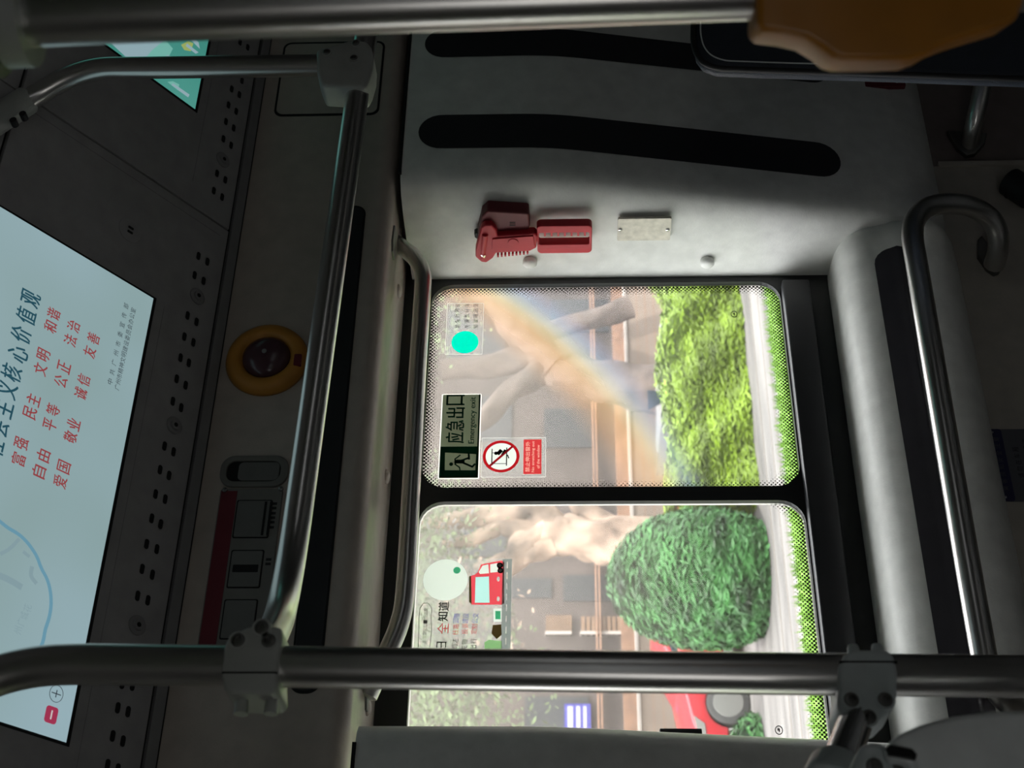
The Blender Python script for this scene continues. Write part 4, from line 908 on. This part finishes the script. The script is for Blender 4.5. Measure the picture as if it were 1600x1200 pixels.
# notice plate low on the wall
b4 = boxpx(WF, 1552, 671, 1660, 784); R = empty('notice_plate', WF.p(b4[0], b4[1])); tag(R, 'grey notice plate with navy heading band on the wall below the ledge', 'sign')
mb = MB(); mb.plate(WF, rr(*b4, .006), 0, .0015); build(mb, 'plate', M['signgrey'], R)
mb = MB(); mb.plate(WF, rr(b4[0], b4[3]-.024, b4[2], b4[3], .005), .0015, .0022); build(mb, 'heading_band', M['navy'], R)
for uu in (b4[0]+.007, b4[2]-.007):
    mb = MB(); mb.lathe(WF, uu, b4[3]-.008, [(.003, .002), (.0025, .004), (.001, .0045)], 12); build(mb, 'rivet', M['chrome'], R)
mb = MB(); 
for k in range(8): text(mb, WF, '乘客须知安全注意'[k], b4[0]+.024+k*.0135, b4[3]-.012, .009, .010, .0024)
build(mb, 'heading_lettering', M['signgrey'], R, fix=False)
mb = MB()
for j, (a0, a1) in enumerate(((.35, .72), (.1, .85), (.05, .9))):
    k = 0; uu = b4[0]+(b4[2]-b4[0])*a0
    while uu < b4[0]+(b4[2]-b4[0])*a1: text(mb, WF, '请勿在车厢内吸烟饮食保持清洁谢谢合作'[(k+j*5) % 18], uu, b4[3]-.042-j*.018, .009, .010, .0018); uu += .0125; k += 1
build(mb, 'notice_lettering', M['black'], R, fix=False)

# ================================================================== OUTSIDE
M['asphalt'] = mat('pavement_grey', (.145, .137, .13), .85, var=.5, scale=1.6, stretch=(.3, 1.4, 1))
M['grassn'] = mat('verge_grass', (.11, .22, .02), .8, var=.3, scale=8, stretch=(.2, 1, 1))
M['plaza'] = mat('plaza_tan', (.12, .10, .085), .85, var=.1, scale=2)
M['leafA'] = mat('leaf_lime', (.14, .225, .008), .55, var=.6, scale=4, stretch=(.18, 1, 1.6))
M['leafB'] = mat('leaf_green', (.03, .115, .026), .55, var=.85, scale=4, stretch=(.22, 1, 1.6))
M['leafC'] = mat('leaf_pale', (.12, .17, .07), .6, var=.4, scale=1.0)
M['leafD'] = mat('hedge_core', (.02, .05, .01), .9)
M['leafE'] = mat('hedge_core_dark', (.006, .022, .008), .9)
M['bark'] = mat('bark_sun_dappled', (.40, .29, .22), .8, var=.8, scale=1.6, bump=.5, bscale=20)  # strong mottling stands for sun dapples, put into the bark colour
M['barkd'] = mat('bark_shaded', (.13, .10, .085), .8, var=.35, scale=4, bump=.5, bscale=20)  # darker copy of the bark, the tree's shade put into its colour
M['facade'] = mat('facade_grey', (.072, .056, .050), .8, var=.4, scale=.7)
M['facwin'] = mat('facade_window', (.05, .055, .06), .2)
M['brick'] = mat('brick_warm', (.30, .17, .11), .8, var=.25, scale=6)
M['wallbeige'] = mat('boundary_beige', (.25, .195, .155), .8, var=.08, scale=3)
M['coping'] = mat('coping_white', (.42, .37, .33), .6)
M['awning'] = mat('awning_cream', (.20, .12, .07), .6, var=.15, scale=5)
M['carred'] = mat('car_red', (.45, .022, .035), .3, coat=.6, var=.03)
M['carglass'] = mat('car_glass', (.03, .045, .06), .15, spec=.8)
M['tyre'] = mat('tyre', (.06, .06, .06), .8); M['rim'] = mat('rim', (.24, .24, .23), .4, .3)
M['vanwhite'] = mat('van_white', (.22, .215, .205), .4)
M['signblue'] = mat('sign_blue', (.05, .05, .30), .5); M['signwhite'] = mat('sign_white', (.4, .4, .45), .5, emit=(.6, .6, .9), es=.3)

def gy(px, py=600): return PG(px, py).y
yg0 = gy(1262); yg1 = gy(1213); yh = gy(1170)
mb = MB(); mb.box((-30, 2.4, -.06), (90, 7.2, -.02)); struct(mb, 'road', mat('road_asphalt', (.12, .12, .115), .9, scale=2))
mb = MB(); mb.box((-30, 7.2, -.05), (90, yg1, .0)); struct(mb, 'ground_verge', M['grassn'])
mb = MB(); mb.box((-30, yg1, -.05), (90, yh+14, -.003)); struct(mb, 'ground_pavement', M['asphalt'])
mb = MB(); mb.box((-60, yh+14, -.05), (120, 60, -.001)); struct(mb, 'ground_plaza', M['plaza'])
# joints in the paving run along the street
mb = MB()
for px in (1184, 1197, 1206): y = gy(px); mb.box((-20, y, -.003), (60, y+.03, .001))
struct(mb, 'ground_joints', mat('joint_dark', (.14, .12, .10), .9))
def leafblob(name, material, core, label, cat, fn, count, size, group=None, kind=None, aniso=4.0, corefn=None):
    mb = MB()
    for _ in range(count):
        p, nrm = fn(); t = Vector((random.uniform(-.5, .5)+(1 if random.random() < .8 else 0), random.uniform(-.5, .5), random.uniform(-.45, .45))).normalized()
        nn = (nrm+Vector((random.uniform(-.6, .6), random.uniform(-.6, .6), random.uniform(-.3, .9)))).normalized(); s = nn.cross(t).normalized(); t = s.cross(nn)
        l = size*random.uniform(.6, 1.4); wd = l/aniso
        mb.add([p-t*l/2, p+s*wd/2, p+t*l/2, p-s*wd/2], [(0, 1, 2, 3)])
    R = empty(name, corefn[1] if corefn else mb.v[0]); tag(R, label, cat, group, kind)
    build(mb, 'leaves', M[material], R, fix=False)
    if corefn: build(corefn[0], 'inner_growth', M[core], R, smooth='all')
    return R
def hedge(x0, x1, y0, y1, z1, mleaf, mcore, label, count, size):
    def fn():
        f = random.random(); x = random.uniform(x0, x1); wob = .07*math.sin(x*3.1)+.05*math.sin(x*7.7)
        if f < .62: z = random.uniform(0.0, z1); return Vector((x, y0+.08*math.sin(x*5+z*6)+random.uniform(-.06, .12), z+wob*z)), Vector((0, -1, .2))
        if f < .95: return Vector((x, random.uniform(y0, y1), z1+wob+random.uniform(-.08, .08))), Vector((0, 0, 1))
        e = random.choice((x0, x1)); return Vector((e+random.uniform(-.08, .08), random.uniform(y0, y1), random.uniform(0, z1))), Vector((1 if e == x1 else -1, 0, 0))
    c = MB(); N = 24
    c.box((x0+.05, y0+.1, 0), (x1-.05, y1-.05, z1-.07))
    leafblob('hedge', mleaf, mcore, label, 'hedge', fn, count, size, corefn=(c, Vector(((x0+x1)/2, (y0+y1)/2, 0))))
hx1 = PG(1178, 300).x+3; hx0 = PG(1178, 800).x
zh1 = PY(1053, 600, yh).z
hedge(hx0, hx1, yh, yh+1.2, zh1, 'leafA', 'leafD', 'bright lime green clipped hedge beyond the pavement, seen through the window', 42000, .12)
# taller rounded shrub
cxs = (PY(1080, 800, yh).x+PY(1080, 975, yh).x)/2; rx = abs(PY(1080, 795, yh).x-PY(1080, 985, yh).x)/2; zs1 = PY(957, 880, yh+.6).z
def shrub(cx, cyy, rx, ry, rz, zc, mleaf, mcore, label, count, size, name='round_shrub', cat='shrub', group=None):
    def fn():
        a = random.uniform(0, 2*math.pi); b = math.acos(random.uniform(-1, 1)); d = Vector((math.sin(b)*math.cos(a), math.sin(b)*math.sin(a), math.cos(b)))
        s = random.uniform(.90, 1.05); p = Vector((cx+d.x*rx*s, cyy+d.y*ry*s, zc+d.z*rz*s)); p.z = max(p.z, .02)
        return p, d
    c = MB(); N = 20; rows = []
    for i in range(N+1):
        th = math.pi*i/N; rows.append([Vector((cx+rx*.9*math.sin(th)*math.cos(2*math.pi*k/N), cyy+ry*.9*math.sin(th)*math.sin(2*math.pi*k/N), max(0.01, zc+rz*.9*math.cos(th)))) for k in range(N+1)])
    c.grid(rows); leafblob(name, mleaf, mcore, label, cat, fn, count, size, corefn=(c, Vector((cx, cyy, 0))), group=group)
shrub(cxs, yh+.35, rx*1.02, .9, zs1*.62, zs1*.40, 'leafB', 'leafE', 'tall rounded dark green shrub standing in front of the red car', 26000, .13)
q = PG(1185, 1150); shrub(q.x-.5, q.y, .75, .6, .42, .05, 'leafB', 'leafE', 'low dark green shrub at the edge of the pavement, by the car bonnet', 2000, .14)
# grass blades of the verge
mb = MB()
for _ in range(16000):
    x = random.uniform(4, 24); y = random.uniform(yg0-1.2, yg1); h = random.uniform(.04, .11); a = random.uniform(-.06, .06)
    mb.add([(x-.012, y, 0), (x+.012, y, 0), (x+a, y+random.uniform(-.03, .03), h)], [(0, 1, 2)])
tag(build(mb, 'verge_grass', M['grassn'], fix=False), 'yellow green grass on the roadside verge', 'grass', kind='stuff')

# red car: side profile, nose to the left
yc = yh+2.4; xn = PY(1150, 1170, yc).x; L_ = 3.7
def carpt(t, z): return (xn+L_*t, z)
R = empty('hatchback_car', (xn+L_/2, yc+.8, 0)); tag(R, 'red parked hatchback car half hidden by the dark green shrub', 'car')
CFm = Frame((0, yc, 0), (1, 0, 0), (0, 0, 1))
zs = 1.0
body = [carpt(0.00, .30), carpt(0.0, .55), carpt(.02, .68), carpt(.10, .78), carpt(.24, .88), carpt(.30, .92), carpt(.99, .92), carpt(1.0, .60), carpt(.995, .30)]
def arch(t0, r=.33, n=10): return [(xn+L_*t0+r*math.cos(math.pi*k/n), .30+r*.85*math.sin(math.pi*k/n)) for k in range(n+1)]
low = body + arch(.80) + arch(.17)
mb = MB(); mb.plate(CFm, low, -1.6, 0); build(mb, 'body', M['carred'], R, bevel=.04, smooth=True)
zr = PY(1030, 950, yc).z+.06
cab = [carpt(.27, .88), carpt(.42, zr-.05), carpt(.50, zr), carpt(.85, zr), carpt(.97, .90)]
F2 = Frame((0, yc+.08, 0), (1, 0, 0), (0, 0, 1)); mb = MB(); mb.plate(F2, cab, -1.44, 0); build(mb, 'roof', M['carred'], R, bevel=.05, smooth=True)
mb = MB(); mb.plate(F2, [carpt(.33, .93), carpt(.44, zr-.10), carpt(.60, zr-.07), carpt(.60, .93)], -.02, .012); mb.plate(F2, [carpt(.62, .93), carpt(.62, zr-.07), carpt(.83, zr-.08), carpt(.92, .93)], -.02, .012); build(mb, 'side_window', M['carglass'], R)
for t in (.17, .80):
    mb = MB(); W_ = Frame((xn+L_*t, yc-.01, .29), (1, 0, 0), (0, 0, 1)); mb.lathe(W_, 0, 0, [(.29, -.2), (.29, -.01), (.27, .0), (.18, .0), (.001, -.0)], 32); tw = build(mb, 'wheel', M['tyre'], R, smooth=True)
    mb = MB(); mb.lathe(W_, 0, 0, [(.205, 0), (.20, .012), (.05, .02), (.001, .02)], 28); build(mb, 'hubcap', M['rim'], tw, smooth=True)
mb = MB(); mb.plate(CFm, [carpt(.01, .60), carpt(.03, .70), carpt(.12, .76), carpt(.09, .62)], -.02, .015); build(mb, 'headlight', M['vanwhite'], R)
mb = MB(); mb.plate(CFm, rr(xn+L_*.29, .95, xn+L_*.34, 1.05, .03), .0, .14); build(mb, 'wing_mirror', M['carred'], R, bevel=.02)
mb = MB(); mb.plate(CFm, [carpt(.32, .58), carpt(.62, .58), carpt(.62, .60), carpt(.32, .60)], 0, .01); build(mb, 'door_trim', M['carglass'], R)
# white van partly above the hedge
yv = yh+3.2
Vf = Frame((0, yv, 0), (1, 0, 0), (0, 0, 1)); b4 = boxpx(Vf, 1033, 598, 1058, 670)
R = empty('pickup_truck', Vf.p((b4[0]+b4[2])/2, 0)); tag(R, 'small white pickup cab showing above the lime hedge', 'truck')
zt_ = b4[3]; 
mb = MB(); mb.plate(Vf, [(b4[0], .45), (b4[0], .95), (b4[0]+.05, zt_-.35), (b4[0]+.45, zt_), (b4[2]-.1, zt_), (b4[2]-.02, .9), (b4[2]+1.2, .86), (b4[2]+1.2, .45)], -1.5, 0); build(mb, 'cab', M['vanwhite'], R, bevel=.05, smooth=True)
mb = MB(); mb.plate(Vf, [(b4[0]+.35, 1.12), (b4[0]+.55, zt_-.12), (b4[2]-.2, zt_-.12), (b4[2]-.15, 1.12)], -.02, .02); build(mb, 'side_window', M['carglass'], R)
for dx in (.35, 2.6):
    mb = MB(); W_ = Frame((b4[0]+dx, yv-.01, .33), (1, 0, 0), (0, 0, 1)); mb.lathe(W_, 0, 0, [(.32, -.2), (.32, -.01), (.2, 0), (.001, 0)], 24); build(mb, 'wheel', M['tyre'], R, smooth=True)

mb = MB(); mb.box((-40, -14, 0), (60, -13.5, 11)); struct(mb, 'wall_sky_blocker', mat('sky_blocker_grey', (.10, .10, .10), .9))  # unseen slab added behind the bus to block sky light
mb = MB(); mb.box((-40, -14, -.06), (90, 2.4, -.02)); struct(mb, 'road_near', mat('road_near', (.10, .10, .10), .9))
# low beige boundary wall with white coping
yw = yh+9; zw = PY(986, 700, yw).z
mb = MB(); mb.box((-10, yw, 0), (70, yw+.25, zw)); bw = struct(mb, 'wall_boundary', M['wallbeige'])
mb = MB(); mb.box((-10, yw-.06, zw), (70, yw+.3, zw+.05)); build(mb, 'coping', M['coping'], bw)
mb = MB()
for k in range(5): z = zw*(k+.7)/6; mb.box((-10, yw-.004, z), (70, yw, z+.012))
build(mb, 'joint_lines', M['brick'], bw)
# warm posts and rails standing on the wall
yf = yw+1.2; Ff = Frame((0, yf, 0), (1, 0, 0), (0, 0, 1))
zf1 = PY(962, 700, yf).z
mb = MB(); mb.box((-10, yf, zw-.3), (70, yf+.1, zf1)); struct(mb, 'wall_planter', M['brick'])
# facade behind
yF = yh+17; FF = Frame((0, yF, 0), (1, 0, 0), (0, 0, 1))
mb = MB(); mb.box((-30, yF, 0), (100, yF+.5, 14)); fac = struct(mb, 'wall_facade', M['facade'])
for (x0, y0, x1, y1) in ((880, 900, 958, 940), (800, 905, 862, 935), (850, 640, 930, 700), (730, 620, 800, 690), (860, 470, 950, 520), (700, 480, 790, 560), (720, 820, 790, 870), (820, 1090, 920, 1150)):
    b4 = boxpx(FF, x0, y0, x1, y1); mb = MB(); mb.plate(FF, [(b4[0], b4[1]), (b4[2], b4[1]), (b4[2], b4[3]), (b4[0], b4[3])], 0, .06); build(mb, 'window_pane', M['facwin'], fac)
    
mb = MB()
for px in (928, 933): 
    z = PY(px, 700, yF-.3).z; mb.box((-10, yF-.3, z), (90, yF-.2, z+.04))
build(mb, 'cornice_line', M['brick'], fac)
# sunlit slatted awnings
for k, (x0, y0, x1, y1, lb) in enumerate(((852, 964, 893, 994, 'upper sunlit cream slatted shutter on the grey building'), (906, 966, 978, 994, 'lower sunlit cream slatted shutter beside the boundary wall'))):
    Fa = Frame((0, yF-.03, 0), (1, 0, 0), (0, 0, 1)); b4 = boxpx(Fa, x0, y0, x1, y1); R = empty('slatted_shutter', Fa.p(b4[0], b4[1])); tag(R, lb, 'shutter', 'slatted shutters')
    mb = MB(); n = 9
    for j in range(n): z0 = b4[1]+(b4[3]-b4[1])*j/n; z1 = z0+(b4[3]-b4[1])/n*.72; mb.plate(Fa, [(b4[0], z0), (b4[2], z0), (b4[2], z1), (b4[0], z1)], 0, .12)
    build(mb, 'slats', M['awning'], R); mb = MB(); mb.plate(Fa, [(b4[0], b4[1]), (b4[0]+.08, b4[1]), (b4[0]+.08, b4[3]), (b4[0], b4[3])], 0, .14); build(mb, 'side_board', M['coping'], R)
# blue and white sign
Fa = Frame((0, yF-.03, 0), (1, 0, 0), (0, 0, 1)); b4 = boxpx(Fa, 882, 1103, 923, 1145); R = empty('shop_sign', Fa.p(b4[0], b4[1])); tag(R, 'small lit blue and white sign beside the left pillar, far behind the glass', 'sign')
mb = MB(); mb.plate(Fa, [(b4[0], b4[1]), (b4[2], b4[1]), (b4[2], b4[3]), (b4[0], b4[3])], 0, .15); build(mb, 'sign_box', M['signblue'], R)
mb = MB()
w_ = b4[2]-b4[0]; h_ = b4[3]-b4[1]
for a, b_ in ((.12, .32), (.45, .60), (.72, .84)): mb.plate(Fa, [(b4[0]+w_*.1, b4[1]+h_*(1-b_)), (b4[0]+w_*.9, b4[1]+h_*(1-b_)), (b4[0]+w_*.9, b4[1]+h_*(1-a)), (b4[0]+w_*.1, b4[1]+h_*(1-a))], .15, .16)
build(mb, 'white_bands', M['signwhite'], R)

# trees
def tree(label, Y, limbs, material, crown=None, group='street trees'):
    base = PY(*limbs[0][0][:2], Y); R = empty('banyan_tree', (base.x, Y, 0)); tag(R, label, 'tree', group)
    for i, lm in enumerate(limbs):
        pts = [PY(p[0], p[1], Y+(p[3] if len(p) > 3 else 0)) for p in lm]; rs = [p[2] for p in lm]
        if i == 0: pts = [Vector((pts[0].x, pts[0].y, 0))]+pts; rs = [rs[0]*1.3]+rs
        path = []; rad = []
        for k in range(len(pts)-1):
            for s in range(6): t = s/6; path.append(pts[k].lerp(pts[k+1], t)); rad.append(rs[k]*(1-t)+rs[k+1]*t)
        path.append(pts[-1]); rad.append(rs[-1]); mb = MB(); n = 14; rings = []; up = None
        for j, q in enumerate(path):
            t = (path[min(j+1, len(path)-1)]-path[max(j-1, 0)]).normalized()
            if up is None: up = t.orthogonal().normalized()
            up = (up-t*up.dot(t)).normalized(); sd = t.cross(up)
            rings.append([q+(up*math.cos(a)+sd*math.sin(a))*rad[j]*(1+.14*math.sin(3*a+j*.7)+.06*math.sin(7*a+j)) for a in [2*math.pi*c/n for c in range(n)]])
        rings = [r+[r[0]] for r in rings]; mb.grid(rings); build(mb, 'trunk' if i == 0 else 'branch', M[material], R, smooth='all')
    if crown:
        for (px, py, r, m_, cnt) in crown:
            c = PY(px, py, Y); mb = MB()
            for _ in range(cnt*3):
                d = Vector((random.gauss(0, 1), random.gauss(0, 1), random.gauss(0, .7))).normalized()*r*random.uniform(.3, 1); l = random.uniform(.07, .17)
                t = Vector((random.uniform(-1, 1), random.uniform(-1, 1), random.uniform(-.6, .6))).normalized(); s = t.orthogonal().normalized()
                p = c+d; mb.add([p-t*l/2, p+s*l/4, p+t*l/2, p-s*l/4], [(0, 1, 2, 3)])
            build(mb, 'crown', M[m_], R, fix=False)
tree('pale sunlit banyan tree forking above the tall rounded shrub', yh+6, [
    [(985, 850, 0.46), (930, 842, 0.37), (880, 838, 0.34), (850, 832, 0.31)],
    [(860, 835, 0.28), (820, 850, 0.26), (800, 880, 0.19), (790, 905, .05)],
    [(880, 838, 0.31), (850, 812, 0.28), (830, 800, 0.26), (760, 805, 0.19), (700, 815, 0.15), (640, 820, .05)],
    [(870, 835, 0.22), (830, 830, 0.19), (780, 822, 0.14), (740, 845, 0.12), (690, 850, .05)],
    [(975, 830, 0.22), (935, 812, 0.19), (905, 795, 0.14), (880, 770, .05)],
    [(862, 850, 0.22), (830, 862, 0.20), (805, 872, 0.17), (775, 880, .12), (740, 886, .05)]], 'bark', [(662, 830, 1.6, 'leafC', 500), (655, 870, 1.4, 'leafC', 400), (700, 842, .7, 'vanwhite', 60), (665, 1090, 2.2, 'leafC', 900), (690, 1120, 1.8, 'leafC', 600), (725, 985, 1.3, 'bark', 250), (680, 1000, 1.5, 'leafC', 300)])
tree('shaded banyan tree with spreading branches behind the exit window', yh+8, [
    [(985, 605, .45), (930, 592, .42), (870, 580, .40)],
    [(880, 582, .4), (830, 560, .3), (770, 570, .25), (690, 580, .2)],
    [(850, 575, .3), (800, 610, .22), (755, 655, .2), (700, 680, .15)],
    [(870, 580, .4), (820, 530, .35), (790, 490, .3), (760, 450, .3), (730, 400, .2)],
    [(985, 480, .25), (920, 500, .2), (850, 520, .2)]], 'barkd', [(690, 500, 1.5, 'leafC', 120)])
